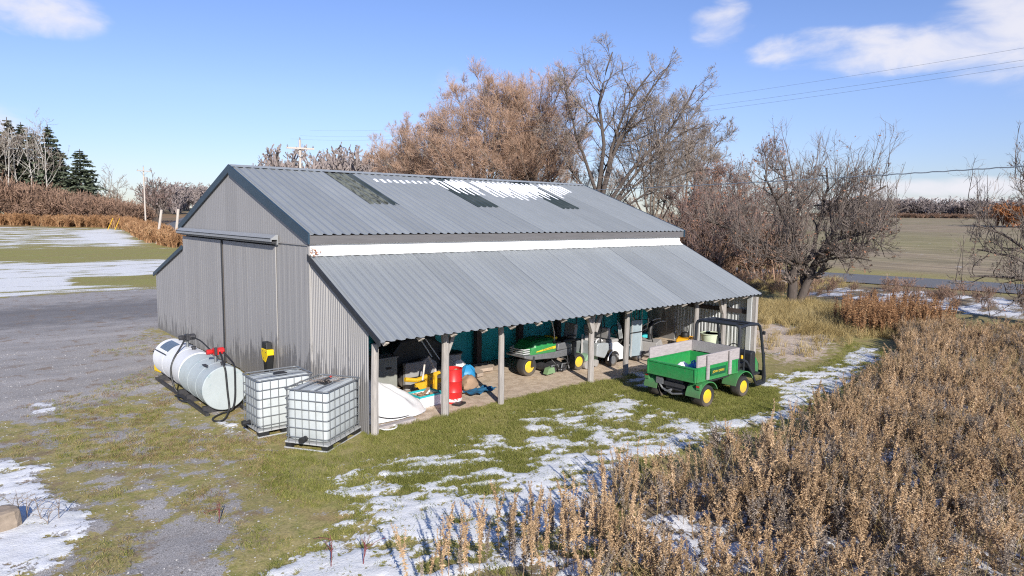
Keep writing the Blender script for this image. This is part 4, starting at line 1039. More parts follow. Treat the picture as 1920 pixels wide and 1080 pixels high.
# ------------------------------------------------------------------ green utility vehicle
def utv():
    bx, by = 6.75, -2.30
    t = thing('utility_vehicle', 'green utility vehicle with a dump bed, grey board sides and yellow wheels', 'utility vehicle', (bx, by, 0))
    G = MT['green']
    P = lambda x, y, z: (x-bx, y-by, z)
    # bed: floor, side panels, tailgate, headboard
    b = MB(); b.bb(P(6.80, -2.98, .64), P(8.52, -1.62, .67)); bed = b.build('bed', MT['green_in'], t)
    for yy, s in ((-2.985, -1), (-1.615, 1)):
        b = MB(); b.bb(P(6.79, yy-.015, .63), P(8.54, yy+.015, .95)); b.bb(P(6.79, yy-.03, .945), P(8.54, yy+.03, .975)); b.bb(P(6.79, yy-.028, .625), P(8.54, yy+.028, .665))
        sd = b.build('bed_side', G, bed, bevel=.006)
        for xx in (6.81, 7.25, 8.03, 8.49):
            b.__init__(); b.bb(P(xx-.02, yy+s*.016, .665), P(xx+.02, yy+s*.03, .945)); b.build('bed_rib', G, bed)
    b = MB(); b.bb(P(6.75, -3.0, .62), P(6.785, -1.6, .955)); b.bb(P(6.735, -3.0, .93), P(6.80, -1.6, .965)); b.bb(P(6.738, -3.0, .62), P(6.749, -1.6, .66)); b.bb(P(6.738, -3.0, .66), P(6.749, -2.95, .93)); b.bb(P(6.738, -1.65, .66), P(6.749, -1.6, .93))
    b.build('tailgate', G, t, bevel=.006)
    b = MB(); b.bb(P(8.50, -2.97, .67), P(8.535, -1.63, .97)); b.build('headboard', G, bed)
    # board extensions
    for yy in (-2.985, -1.615):
        b = MB(); b.bb(P(6.80, yy-.018, .98), P(8.58, yy+.018, 1.25)); b.build('side_board', MT['board'], t)
    b = MB(); b.bb(P(8.55, -2.96, .99), P(8.585, -1.64, 1.25)); b.build('front_board', MT['board'], t)
    for xx in (7.18, 8.12):
        b = MB(); b.bb(P(xx-.05, -3.055, .66), P(xx+.05, -3.024, 1.24)); b.build('stake', MT['board'], t)
        b = MB(); b.bb(P(xx-.05, -1.58, .66), P(xx+.05, -1.55, 1.24)); b.build('stake', MT['board'], t)
    # name plate on the bed side
    b = MB(); b.bb(P(7.33, -3.030, .72), P(7.95, -3.018, .90)); pl = b.build('name_plate', MT['green_plate'], t)
    cu = bpy.data.curves.new('lettering', 'FONT'); cu.body = 'JOHN DEERE'; cu.size = .075; cu.align_x = 'CENTER'; cu.align_y = 'CENTER'; cu.extrude = .001; cu.materials.append(MT['yellow'])
    o = text_obj(cu, pl); o.location = P(7.64, -3.0335, .81); o.rotation_euler = (math.pi/2, 0, 0); o.scale = (1.15, 1, 1)
    # chassis
    b = MB(); b.bb(P(6.85, -2.62, .40), P(9.5, -1.98, .50)); b.bb(P(6.95, -2.85, .52), P(8.5, -2.75, .61)); b.bb(P(6.95, -1.85, .52), P(8.5, -1.75, .61)); fr = b.build('frame', MT['dark_steel'], t)
    b = MB(); b.bb(P(6.9, -2.55, .30), P(7.5, -2.05, .58)); b.lathe([(.12, -.3), (.14, -.2), (.14, .2), (.12, .3)], P(7.16, -2.3, .28), 'y', 12); b.build('engine', MT['dark_steel'], fr, bevel=.02)
    b = MB(); b.tube([P(6.80, -1.95, .42), P(6.86, -2.0, .30), P(6.84, -2.3, .22), P(6.86, -2.6, .28)], .025, 8); b.build('exhaust', MT['steel'], fr)
    b = MB(); b.bb(P(6.79, -2.05, .42), P(6.82, -1.85, .58)); b.build('heat_shield', MT['steel'], fr)
    b = MB(); b.tube([P(6.8, -2.3, .33), P(6.68, -2.3, .32)], .03, 8); b.box(P(6.66, -2.3, .33), (.05, .16, .03)); b.build('hitch', MT['steel'], fr)
    b = MB(); b.beam(P(7.15, -2.9, .27), P(7.15, -1.7, .27), .09, .09); b.beam(P(8.70, -2.9, .27), P(8.70, -1.7, .27), .08, .08); b.build('axle', MT['dark_steel'], fr)
    # fenders
    def fender(xc, y0, y1, r, a0, a1, name='fender', flat=0):
        b = MB(); n = 12; vs = []
        for th in (0, .022):
            for k in range(n+1):
                a = math.radians(a0+(a1-a0)*k/n); x = xc+(r+th)*math.cos(a)*1.12; z = .27+(r+th)*math.sin(a)
                vs += [P(x, y0, z), P(x, y1, z)]
        fs = []; m = 2*(n+1)
        for k in range(n):
            fs += [(2*k, 2*k+1, 2*k+3, 2*k+2), (m+2*k, m+2*k+2, m+2*k+3, m+2*k+1), (2*k, 2*k+2, m+2*k+2, m+2*k), (2*k+1, m+2*k+1, m+2*k+3, 2*k+3)]
        fs += [(0, m, m+1, 1), (2*n, 2*n+1, m+2*n+1, m+2*n)]
        b.add(vs, fs); return b.build(name, G, t, True)
    for y0, y1 in ((-3.10, -2.72), (-1.88, -1.50)):
        fender(7.16, y0, y1, .33, 178, 22)
        fender(8.72, y0, y1, .36, 170, 25)
    # valance panels joining the rear fender to the bed
    b = MB(); b.bb(P(6.80, -1.62, .46), P(6.9, -1.48, .60)); b.build('rear_valance', G, t, bevel=.01)
    b = MB(); b.bb(P(6.795, -1.60, .55), P(6.80, -1.52, .58)); b.build('tail_light', MT['red'], t)
    b = MB(); b.bb(P(6.80, -3.09, .46), P(6.9, -2.98, .60)); b.build('rear_valance', G, t, bevel=.01)
    b = MB(); b.bb(P(6.795, -3.07, .52), P(6.80, -2.99, .56)); b.build('tail_light', MT['red'], t)
    # wheels
    for xc, r, w in ((7.15, .27, .34), (8.72, .255, .27)):
        for yy, s in ((-3.10+w/2, -1), (-1.50-w/2, 1)):
            wheel(t, P(xc, yy, r), r, w, MT['yellow'], 'y', MT['yellow_old'], s)
    # cab: floor, seats, dash, cowl
    b = MB(); b.bb(P(8.6, -2.95, .42), P(9.7, -1.65, .47)); b.build('cab_floor', MT['black'], t)
    b = MB(); b.bb(P(8.62, -2.9, .47), P(9.05, -1.7, .66)); b.build('seat_base', MT['black'], t, bevel=.02)
    for yy in (-2.62, -1.98):
        b = MB(); b.box(P(8.90, yy, .73), (.46, .5, .12)); st = b.build('seat', MT['black'], t, bevel=.04)
        b = MB(); b.box(P(8.68, yy, 1.0), (.12, .48, .48), (0, -.15, 0)); b.build('backrest', MT['black'], st, bevel=.04)
    b = MB(); b.prism([(9.30-bx, .55), (9.30-bx, .95), (9.42-bx, 1.02), (9.75-bx, .92), (10.02-bx, .62), (10.04-bx, .36), (9.5-bx, .36)], 'y', -2.75-by, -1.72-by); b.build('cowl', G, t, bevel=.05)
    b = MB(); b.prism([(9.28-bx, .45), (9.28-bx, 1.0), (9.36-bx, 1.06), (9.50-bx, 1.03), (9.55-bx, .45)], 'y', -2.92-by, -1.68-by); b.build('dashboard', MT['black'], t, bevel=.03)
    b = MB(); b.tube([P(9.12+.05*math.cos(a), -2.5+.17*math.sin(a), 1.05+.16*math.cos(a)) for a in np.linspace(0, 6.28, 20, endpoint=False)], .014, 6, closed=True); b.beam(P(9.12, -2.5, 1.05), P(9.3, -2.5, .9), .03, .03); b.build('steering_wheel', MT['black'], t)
    b = MB(); b.bb(P(10.02, -2.85, .30), P(10.07, -1.7, .44)); b.build('bumper', MT['black'], t, bevel=.015)
    # roll frame: rear hoop, roof rails, front posts, door rails
    tb = .037
    b = MB(); b.tube([P(8.66, -2.93, .5), P(8.66, -2.93, 1.0), P(8.68, -2.93, 1.66), P(8.69, -2.90, 1.74), P(8.69, -2.82, 1.78), P(8.69, -1.78, 1.78), P(8.69, -1.70, 1.74), P(8.68, -1.67, 1.66), P(8.66, -1.67, 1.0), P(8.66, -1.67, .5)], tb*1.1, 8); b.build('rear_hoop', MT['black_trim'], t, True)
    for yy in (-2.93, -1.67):
        q = .02 if yy < -2.3 else -.02
        b = MB(); b.tube([P(8.69, yy+q, 1.72), P(9.1, yy+q, 1.76), P(9.52, yy, 1.74), P(9.62, yy, 1.68), P(9.70, yy, 1.5), P(9.86, yy, .9), P(9.99, yy, .30), P(9.99, yy, .16)], tb, 8); b.build('roof_rail', MT['black_trim'], t, True)
        b = MB(); b.tube([P(8.80, yy, .93), P(9.05, yy, .82), P(9.30, yy, .55), P(9.56, yy, .16), P(9.62, yy, .13), P(9.99, yy, .15)], tb*.95, 8); b.build('door_rail', MT['black_trim'], t, True)
        b = MB(); b.tube([P(8.93, yy, .5), P(8.93, yy, 1.2)], .02, 8); b.build('grab_post', MT['black_trim'], t)
    b = MB(); b.tube([P(9.55, -2.93, 1.735), P(9.55, -1.67, 1.735)], tb*.9, 8); b.build('roof_cross', MT['black_trim'], t)
    b = MB(); b.tube([P(9.1, -2.91, 1.755), P(9.1, -1.69, 1.755)], tb*.7, 8); b.build('roof_cross', MT['black_trim'], t)
    b = MB(); b.box(P(9.72, -3.0, 1.50), (.05, .07, .09)); b.build('mirror', MT['black'], t, bevel=.01)
    b = MB(); b.bb(P(9.62, -2.93, .15), P(9.98, -2.90, .24)); b.bb(P(9.9, -2.95, .2), P(9.93, -2.90, .95)); b.build('front_corner', MT['black'], t)
    # orange warning light
    b = MB(); b.lathe([(.03, 0), (.035, .02), (.03, .08), (0, .09)], P(8.70, -3.0, .96), n=10); b.build('beacon', MT['yellow_old'], t, True)
    return t
utv()
# fuel jug and rag in the bed
t = thing('plastic_jug', 'blue plastic jug lying in the bed of the green utility vehicle', 'jug', (7.22, -2.66, .66), .25)
b = MB(); b.box((0, 0, .15), (.40, .24, .34)); b.build('body', MT['blue'], t, bevel=.05)
b = MB(); b.tube([(-.12, .05, .31), (-.10, .05, .37), (.08, .05, .37), (.10, .05, .31)], .018, 7); b.build('handle', MT['blue'], t, True)
b = MB(); b.lathe([(.03, .31), (.03, .36), (0, .365)], (.16, 0, 0), n=10); b.build('cap', MT['white'], t, True)
bag((7.05, -2.42, .67), (.18, .14, .32), MT['white'], 'small white rag bundle in the vehicle bed by the blue jug', 'rag', 12)
t = thing('garden_rake', 'dark rake head lying in the bed of the green vehicle', 'rake', (7.25, -2.05, .68), -.4)
b = MB(); b.beam((-.2, 0, .03), (.2, 0, .03), .03, .02); b.build('head', MT['dark_steel'], t)
for k in range(9):
    b = MB(); b.tube([(-.19+.0475*k, 0, .03), (-.19+.0475*k, -.03, .06), (-.19+.0475*k, -.08, .07)], .006, 4); b.build('tine', MT['dark_steel'], t)

# ------------------------------------------------------------------ green three wheeled mower tractor
def tractor():
    ox, oy = 6.75, 2.15
    t = thing('mower_tractor', 'green reel mower tractor with yellow rimmed wheels parked under the lean-to', 'tractor', (ox, oy, 0))
    G = MT['green']; P = lambda x, y, z: (x-ox, y-oy, z)
    # engine hood: tapered, rounded
    b = MB(); vs = []; 
    secs = [(5.92, .36, .60, .62), (5.98, .38, .60, .82), (6.12, .40, .60, .95), (6.45, .42, .60, .985), (6.86, .42, .60, .98), (6.88, .40, .60, .93)]
    for x, hw, z0, z1 in secs:
        for yy, zz in ((-hw, z0), (-hw, z0+.55*(z1-z0)), (-hw*.86, z1-.04), (-hw*.6, z1), (hw*.6, z1), (hw*.86, z1-.04), (hw, z0+.55*(z1-z0)), (hw, z0)): vs.append(P(x, oy+yy, zz))
    k = 8; fs = [(i*k+j, i*k+(j+1) % k, (i+1)*k+(j+1) % k, (i+1)*k+j) for i in range(len(secs)-1) for j in range(k)]+[tuple(range(k-1, -1, -1)), tuple((len(secs)-1)*k+j for j in range(k))]
    b.add(vs, fs); hood = b.build('hood', G, t, bevel=.012)
    # yellow stripe and name on the hood side
    b = MB(); b.add([P(6.10, oy-.423, .665), P(6.85, oy-.4235, .70), P(6.85, oy-.4235, .775), P(6.45, oy-.424, .735), P(6.12, oy-.423, .69)], [(0, 1, 2, 3, 4)]); b.build('stripe', MT['yellow'], hood)
    cu = bpy.data.curves.new('lettering', 'FONT'); cu.body = 'JOHN DEERE'; cu.size = .07; cu.align_x = 'CENTER'; cu.extrude = .001; cu.materials.append(MT['green_plate'])
    o = text_obj(cu, hood); o.location = P(6.56, oy-.4255, .69); o.rotation_euler = (math.pi/2, -.05, 0)
    b = MB(); b.bb(P(6.76, oy-.42, .84), P(6.82, oy-.395, .92)); b.build('vent', MT['black'], hood)
    b = MB(); b.tube([P(6.32, oy-.1, .975), P(6.42, oy-.1, 1.03), P(6.5, oy-.1, .975)], .018, 7); b.build('handle', MT['black'], hood)
    # rear grille bars
    for z in (.64, .70, .76):
        b = MB(); b.tube([P(5.93, oy-.34, z), P(5.76, oy-.28, z-.01), P(5.72, oy, z-.01), P(5.76, oy+.28, z-.01), P(5.93, oy+.34, z)], .02, 7); b.build('guard_bar', MT['galv'], t, True)
    b = MB(); b.prism([(5.70-ox, .54), (5.70-ox, .60), (6.95-ox, .60), (7.52-ox, .62), (7.55-ox, .42), (6.9-ox, .40), (6.0-ox, .46)], 'y', -.40, .40); b.build('skirt', MT['steel'], t, bevel=.02)
    b = MB(); b.prism([(6.95-ox, .62), (6.98-ox, .80), (7.25-ox, .82), (7.5-ox, .74), (7.55-ox, .62)], 'y', -.40, .40); b.build('console', MT['steel'], t, bevel=.02)
    b = MB(); b.box(P(7.62, oy, .80), (.46, .46, .12)); st = b.build('seat', MT['black'], t, bevel=.04)
    b = MB(); b.box(P(7.88, oy, 1.05), (.12, .46, .44), (0, .15, 0)); b.build('backrest', MT['seat'], st, bevel=.04)
    b = MB(); b.box(P(7.60, oy-.30, .95), (.34, .07, .06)); b.build('armrest', MT['black'], st, bevel=.02)
    b = MB(); b.beam(P(7.10, oy, .78), P(7.22, oy, 1.08), .06, .06); b.tube([P(7.24+.05*math.cos(a), oy+.18*math.sin(a), 1.10+.15*math.cos(a)) for a in np.linspace(0, 6.28, 20, endpoint=False)], .016, 6, closed=True); b.build('steering_wheel', MT['black'], t)
    b = MB(); b.bb(P(6.98, oy-.2, .90), P(7.14, oy+.2, .97)); b.build('control_panel', MT['yellow'], t, bevel=.015)
    # roll bar of a machine frame: bent pale pipe at the back of the hood
    b = MB(); b.tube([P(6.93, oy-.3, .86), P(6.90, oy-.3, 1.15), P(6.82, oy-.3, 1.42), P(6.72, oy-.3, 1.52)], .016, 7); b.build('bent_pipe', MT['rafter'], t, True)
    b = MB(); b.bb(P(7.42, oy-.62, .10), P(7.50, oy-.50, .84)); b.build('side_post', MT['black_trim'], t)
    # wheels: steering wheel at the rear (left), drive wheels in front
    wheel(t, P(5.93, 1.93, .27), .27, .30, MT['yellow'], 'y', MT['yellow_old'], -1)
    b = MB(); b.beam(P(5.99, 1.76, .27), P(6.03, 1.76, .56), .07, .05); b.build('fork', MT['dark_steel'], t)
    wheel(t, P(7.58, 1.60, .25), .25, .26, MT['yellow'], 'y', MT['yellow_old'], -1)
    wheel(t, P(7.58, 2.72, .25), .25, .26, MT['yellow'], 'y', MT['yellow_old'], 1)
    # belly cutting reels
    for xx in (6.62, 7.02):
        b = MB(); b.lathe([(.10, -.33), (.11, -.3), (.11, .3), (.10, .33)], P(xx, 1.86, .16), 'y', 14); b.build('cutting_reel', MT['dark_steel'], t)
        b = MB(); b.tube([P(xx-.16, 1.5, .10), P(xx-.12, 1.5, .28), P(xx+.10, 1.5, .28), P(xx+.16, 1.5, .12)], .022, 7); b.build('reel_frame', MT['steel'], t)
    hose([P(6.5, 1.52, .45), P(6.6, 1.42, .30), P(6.75, 1.44, .18), P(7.0, 1.44, .2), P(7.1, 1.48, .35), P(7.15, 1.55, .48)], .014, t)
    hose([P(6.8, 1.5, .5), P(6.95, 1.40, .42), P(7.05, 1.42, .25), P(7.18, 1.5, .3)], .012, t)
    b = MB(); b.prism([(6.28-ox, .06), (6.34-ox, .22), (6.55-ox, .24), (6.60-ox, .08)], 'y', 1.46-oy, 1.62-oy); b.build('grass_deflector', mat('faded_green', (.16, .26, .13), .7, var=.2), t)
    return t
tractor()

# rotary attachment and debris right of the tractor
t = thing('mower_deck', 'small faded green mower deck with a grey roller behind the post', 'mower deck', (8.05, 1.75, 0), .1)
b = MB(); b.prism([(-.3, .25), (-.2, .42), (.25, .42), (.32, .22)], 'y', -.3, .3); b.build('shell', mat('pale_green', (.22, .36, .24), .6, var=.2), t, bevel=.02)
for k in range(3):
    b = MB(); b.lathe([(.12, -.05), (.12, .05), (0, .05)], (-.22+.22*k, -.25, .13), 'y', 14); b.build('roller', MT['seat'], t)
b = MB(); b.beam((-.1, 0, .4), (.05, .1, .95), .05, .05); b.beam((.12, 0, .4), (.2, .05, .90), .12, .05); b.build('lift_arm', MT['seat'], t)

# ------------------------------------------------------------------ golf cart
def cart():
    ox, oy = 8.95, 1.75
    t = thing('golf_cart', 'silver and white golf cart with black bumper parked under the lean-to', 'golf cart', (ox, oy, 0))
    P = lambda x, y, z: (x-ox, y-oy, z)
    Y0, Y1 = 1.2-oy, 2.3-oy
    b = MB(); b.prism([(8.0-ox, .40), (8.02-ox, .74), (8.10-ox, .78), (8.52-ox, .74), (8.60-ox, .52), (8.50-ox, .50), (8.46-ox, .42), (8.36-ox, .30)], 'y', Y0, Y1); b.build('rear_body', MT['cart'], t, bevel=.03)
    b = MB(); b.prism([(8.60-ox, .72), (8.95-ox, .72), (9.28-ox, .50), (9.45-ox, .26), (9.45-ox, .18), (9.02-ox, .18), (8.98-ox, .36), (8.86-ox, .47), (8.62-ox, .53)], 'y', Y0, Y1); b.build('side_body', MT['cart_white'], t, bevel=.02)
    # wheel arch lip
    b = MB(); b.tube([P(8.76+.27*math.cos(a), 1.19, .19+.30*math.sin(a)) for a in np.radians(np.linspace(20, 175, 12))], .018, 6); b.build('arch_trim', MT['cart_white'], t, True)
    for x in (8.76, 9.98):
        for yy, s in ((1.29, -1), (2.2, 1)): wheel(t, P(x, yy, .2), .2, .17, MT['steel'], 'y', MT['black'], s)
    b = MB(); b.bb(P(8.9, 1.22, .16), P(10.2, 2.28, .24)); b.build('floor', MT['black'], t)
    b = MB(); b.bb(P(9.42, 1.14, .20), P(10.2, 1.24, .30)); b.build('sill', MT['black'], t, bevel=.02)
    b = MB(); b.box(P(8.82, 1.75, .76), (.42, 1.0, .10)); st = b.build('seat', MT['seat'], t, bevel=.03)
    b = MB(); b.box(P(8.60, 1.75, 1.0), (.10, 1.0, .34), (0, -.15, 0)); b.build('backrest', MT['seat'], st, bevel=.03)
    # tall front panel / folded windscreen strapped upright
    b = MB(); b.add([P(9.41, 1.10, .24), P(9.90, 1.10, .22), P(9.92, 1.12, 1.30), P(9.46, 1.12, 1.33), P(9.41, 1.15, .24), P(9.90, 1.15, .22), P(9.92, 1.17, 1.30), P(9.46, 1.17, 1.33)], [(0, 1, 2, 3), (7, 6, 5, 4), (0, 4, 5, 1), (1, 5, 6, 2), (2, 6, 7, 3), (3, 7, 4, 0)]); pn = b.build('cover_panel', mat('grey_screen', (.27, .33, .36), .35, var=.15), t)
    for xx, x2 in ((9.42, 9.47), (9.89, 9.91)):
        b = MB(); b.beam(P(xx, 1.095, .22), P(x2, 1.11, 1.32), .03, .03); b.build('edge_strip', MT['galv'], pn)
    b = MB(); b.bb(P(9.41, 1.085, .94), P(9.93, 1.099, .97)); b.build('strap', MT['black'], pn)
    b = MB(); b.beam(P(9.95, 1.15, .75), P(10.1, 1.2, .25), .05, .03); b.build('strut', MT['galv'], t)
    # roof posts and roof
    for x, x2 in ((8.2, 8.25), (9.55, 9.40)):
        for yy in (1.25, 2.25): b = MB(); b.tube([P(x, yy, .7), P(x2, yy, 1.66)], .018, 7); b.build('roof_post', MT['black'], t)
    b = MB(); b.box(P(8.85, 1.75, 1.69), (1.5, 1.15, .05)); b.build('roof', MT['black'], t, bevel=.02)
    b = MB(); b.tube([P(9.12+.06*math.cos(a), 1.5+.16*math.sin(a), 1.02+.15*math.cos(a)) for a in np.linspace(0, 6.28, 20, endpoint=False)], .015, 6, closed=True); b.beam(P(9.12, 1.5, 1.02), P(9.35, 1.5, .6), .03, .03); b.build('steering_wheel', MT['black'], t)
    # golf bag rack odds and ends
    b = MB(); b.tube([P(8.06, 1.3, .78), P(8.10, 1.3, .86), P(8.25, 1.35, .88), P(8.4, 1.35, .80)], .02, 7); b.build('rack', MT['cart_white'], t, True)
    for k in range(4):
        b = MB(); b.beam(P(9.05+.05*k, 1.25, .8), P(9.0+.05*k, 1.3, 1.35-.05*k), .025, .012); b.build('club', MT['galv'], t)
    return t
cart()

# spoked gear, tines and frames at the far end of the lean-to
def tiller(loc, rz, label, m, name='garden_tiller'):
    t = thing(name, label, 'tiller', loc, rz)
    b = MB(); b.box((0, 0, .55), (.34, .30, .26)); b.build('engine', MT['dark_steel'], t, bevel=.03)
    b = MB(); b.prism([(-.35, .30), (-.3, .46), (.3, .46), (.38, .28)], 'y', -.28, .28); b.build('shroud', m, t, bevel=.02)
    for s in (-1, 1):
        b = MB(); b.tube([(.1, s*.15, .5), (-.35, s*.22, .85), (-.75, s*.26, 1.05), (-.92, s*.26, 1.06)], .018, 7); b.build('handle', MT['galv'], t, True)
        wheel(t, (.25, s*.3, .2), .2, .10, MT['steel'], 'y', None, s)
    b = MB(); b.tube([(-.6, -.24, .98), (-.6, .24, .98)], .014, 6); b.build('cross_bar', MT['black'], t)
    return t
tiller((11.1, 2.3, 0), 2.5, 'dark tiller with white handles in front of the teal wall', MT['black'])
tiller((12.2, 2.9, 0), .6, 'teal shrouded tiller near the far end of the lean-to', MT['teal'])
t = thing('snow_blower', 'grey snow blower with a raised chute behind the golf cart', 'snow blower', (10.9, 1.55, 0), .3)
b = MB(); b.prism([(-.3, .05), (-.3, .5), (.1, .56), (.34, .30), (.34, .05)], 'y', -.35, .35); b.build('housing', MT['seat'], t, bevel=.02)
b = MB(); b.tube([(0, 0, .5), (0, 0, .85), (.08, 0, 1.0), (.2, 0, 1.05)], [.08, .075, .08, .07], 10); b.build('chute', MT['black'], t, True)
for s in (-1, 1):
    b = MB(); b.tube([(-.2, s*.2, .45), (-.6, s*.25, .8), (-.85, s*.25, .9)], .017, 6); b.build('handle', MT['black'], t)
    wheel(t, (-.2, s*.4, .2), .2, .12, MT['steel'], 'y', None, s)
t = thing('push_mower', 'orange yellow push mower near the far wall of the lean-to', 'mower', (13.25, 1.85, 0), .4)
b = MB(); b.prism([(-.32, .14), (-.28, .30), (.22, .34), (.34, .16)], 'y', -.24, .24); b.build('deck', mat('orange_yellow', (.70, .33, .01), .5, var=.15), t, bevel=.03)
b = MB(); b.lathe([(.14, .32), (.15, .36), (.13, .46), (.05, .50), (0, .5)], n=16); b.build('engine', MT['black'], t, True)
for x in (-.25, .25):
    for s in (-1, 1): wheel(t, (x, s*.27, .1), .1, .05, MT['white'], 'y', None, s)
for s in (-1, 1):
    b = MB(); b.tube([(-.25, s*.2, .25), (-.7, s*.2, .85), (-.78, s*.15, .92)], .013, 6); b.build('handle', MT['black'], t)
t = thing('plastic_tub', 'pale green plastic tub by the far end wall behind the utility vehicle', 'tub', (13.15, .75, 0))
b = MB(); b.lathe([(.26, 0), (.34, .58), (.37, .59), (.37, .62), (.32, .62), (.25, .05), (0, .05)], n=22); b.build('body', mat('pale_green_plastic', (.50, .56, .42), .6), t, True)
b = MB(); b.lathe([(.0, .6), (.30, .6)], n=22); b.build('fill', MT['ibc'], t)
t = thing('hand_tools', 'bundle of long handled tools leaning on the teal wall', 'tools', (12.7, 3.55, 0))
for k in range(6):
    b = MB(); b.tube([(-.4+.13*k, -.05, 0), (-.36+.16*k, .12, 1.45+.05*(k % 3))], .016, 6); hd = b.build('tool_handle', MT['rafter'] if k % 2 else MT['dark_steel'], t)
    b = MB(); b.box((-.36+.16*k, .11, 1.5+.05*(k % 3)), (.16, .03, .18), (0, .1*k, 0)); b.build('tool_head', MT['galv'] if k % 2 else MT['red'], hd)

# stone with a flat top at the lower left of the yard
t = thing('stone_block', 'tan rough stone block sitting in snow at the yard edge', 'stone', (-6.05, -.42, 0), .3)
b = MB(); n = 10; vs = []; rnd = random.Random(6)
for k, (z, s) in enumerate(((-.05, 1.02), (.10, 1.04), (.22, 1.0), (.27, .93), (.29, .6))):
    for j in range(n):
        a = 2*math.pi*j/n; p = .5; ca, sa = math.cos(a), math.sin(a); q = s*(1+rnd.uniform(-.06, .06))
        vs.append((math.copysign(abs(ca)**p, ca)*.26*q, math.copysign(abs(sa)**p, sa)*.2*q, z))
fs = [(i*n+j, i*n+(j+1) % n, (i+1)*n+(j+1) % n, (i+1)*n+j) for i in range(4) for j in range(n)]+[tuple(4*n+j for j in range(n))]
b.add(vs, fs); b.build('block', MT['stone'], t, bevel=.015)

# ------------------------------------------------------------------ scattered ground cover (geometry nodes on point clouds)
protos = bpy.data.collections.new('prototypes')      # never linked to the scene: only feeds the instancers
def veg_material(name, stops, rough=.85, trans=.0, rand=.35):
    m = bpy.data.materials.new(name); t = NT(m)
    a = t.attr('tone'); r = t.rand()
    cr = t.N.new('ShaderNodeValToRGB'); el = cr.color_ramp.elements
    el[0].position = 0; el[0].color = tuple(stops[0])+(1,); el[1].position = 1; el[1].color = tuple(stops[-1])+(1,)
    for k, s in enumerate(stops[1:-1]): el.new((k+1)/(len(stops)-1)).color = tuple(s)+(1,)
    big = t.noise(.55, 3, .5)
    v = t.math('ADD', t.math('MULTIPLY', a.outputs['Fac'], .55), t.math('ADD', t.math('MULTIPLY', r, rand), t.math('MULTIPLY', t.math('SUBTRACT', big, .5), .8)), clamp=True)
    t.L.new(v, cr.inputs[0]); t.L.new(cr.outputs[0], t.bsdf.inputs['Base Color'])
    t.bsdf.inputs['Roughness'].default_value = rough; t.bsdf.inputs['Specular IOR Level'].default_value = .2
    if trans:
        tr = t.N.new('ShaderNodeBsdfTranslucent'); mx = t.N.new('ShaderNodeMixShader'); mx.inputs[0].default_value = trans
        t.L.new(cr.outputs[0], tr.inputs[0]); t.L.new(t.bsdf.outputs[0], mx.inputs[1]); t.L.new(tr.outputs[0], mx.inputs[2]); t.L.new(mx.outputs[0], t.out.inputs[0])
    return m
MT['weed'] = veg_material('dry_weed', [(.17, .122, .075), (.41, .28, .16), (.585, .415, .25), (.75, .585, .40)], trans=.15)
MT['weed_grey'] = veg_material('grey_weed', [(.13, .11, .09), (.27, .22, .175), (.40, .33, .265), (.56, .49, .40)], trans=.15)
MT['weed_rust'] = veg_material('rust_weed', [(.16, .08, .04), (.31, .17, .085), (.44, .26, .135), (.54, .38, .22)], trans=.15)
MT['blade'] = veg_material('grass_blade', [(.12, .135, .03), (.20, .215, .05), (.29, .28, .085), (.44, .37, .18)], trans=.25)
MT['blade_dry'] = veg_material('dry_grass_blade', [(.20, .15, .06), (.34, .255, .11), (.46, .37, .18), (.56, .47, .27)], trans=.2)
MT['blade_brown'] = veg_material('brown_blade', [(.12, .08, .05), (.22, .15, .095), (.30, .21, .14)])
MT['scrub'] = veg_material('scrub_twig', [(.12, .085, .065), (.22, .145, .105), (.30, .19, .135), (.36, .26, .19)])

def tone_mesh(name, V, F, tone, m):
    me = mesh_np(name, V, F, [m])
    at = me.attributes.new('tone', 'FLOAT', 'POINT'); at.data.foreach_set('value', np.asarray(tone, np.float32)); return me
def ribbons(P, W, side=None, seed=0):
    """P [N,K,3] polylines, W [N,K] half widths -> verts, quads"""
    r = np.random.default_rng(seed); N, K, _ = P.shape
    d = np.gradient(P, axis=1); d /= np.linalg.norm(d, axis=2, keepdims=True)+1e-9
    if side is None: side = r.normal(size=(N, 1, 3))
    s = np.cross(d, side); s /= np.linalg.norm(s, axis=2, keepdims=True)+1e-9
    V = np.stack([P-s*W[..., None], P+s*W[..., None]], 2)
    i = np.arange(N*K*2).reshape(N, K, 2)
    F = np.stack([i[:, :-1, 0], i[:, :-1, 1], i[:, 1:, 1], i[:, 1:, 0]], -1).reshape(-1, 4)
    return V.reshape(-1, 3), F
def join(parts):
    V, F, T, o = [], [], [], 0
    for v, f, t in parts: V.append(v); F.append(f+o); T.append(np.full(len(v), t) if np.isscalar(t) else t); o += len(v)
    return np.concatenate(V), F, np.concatenate(T)

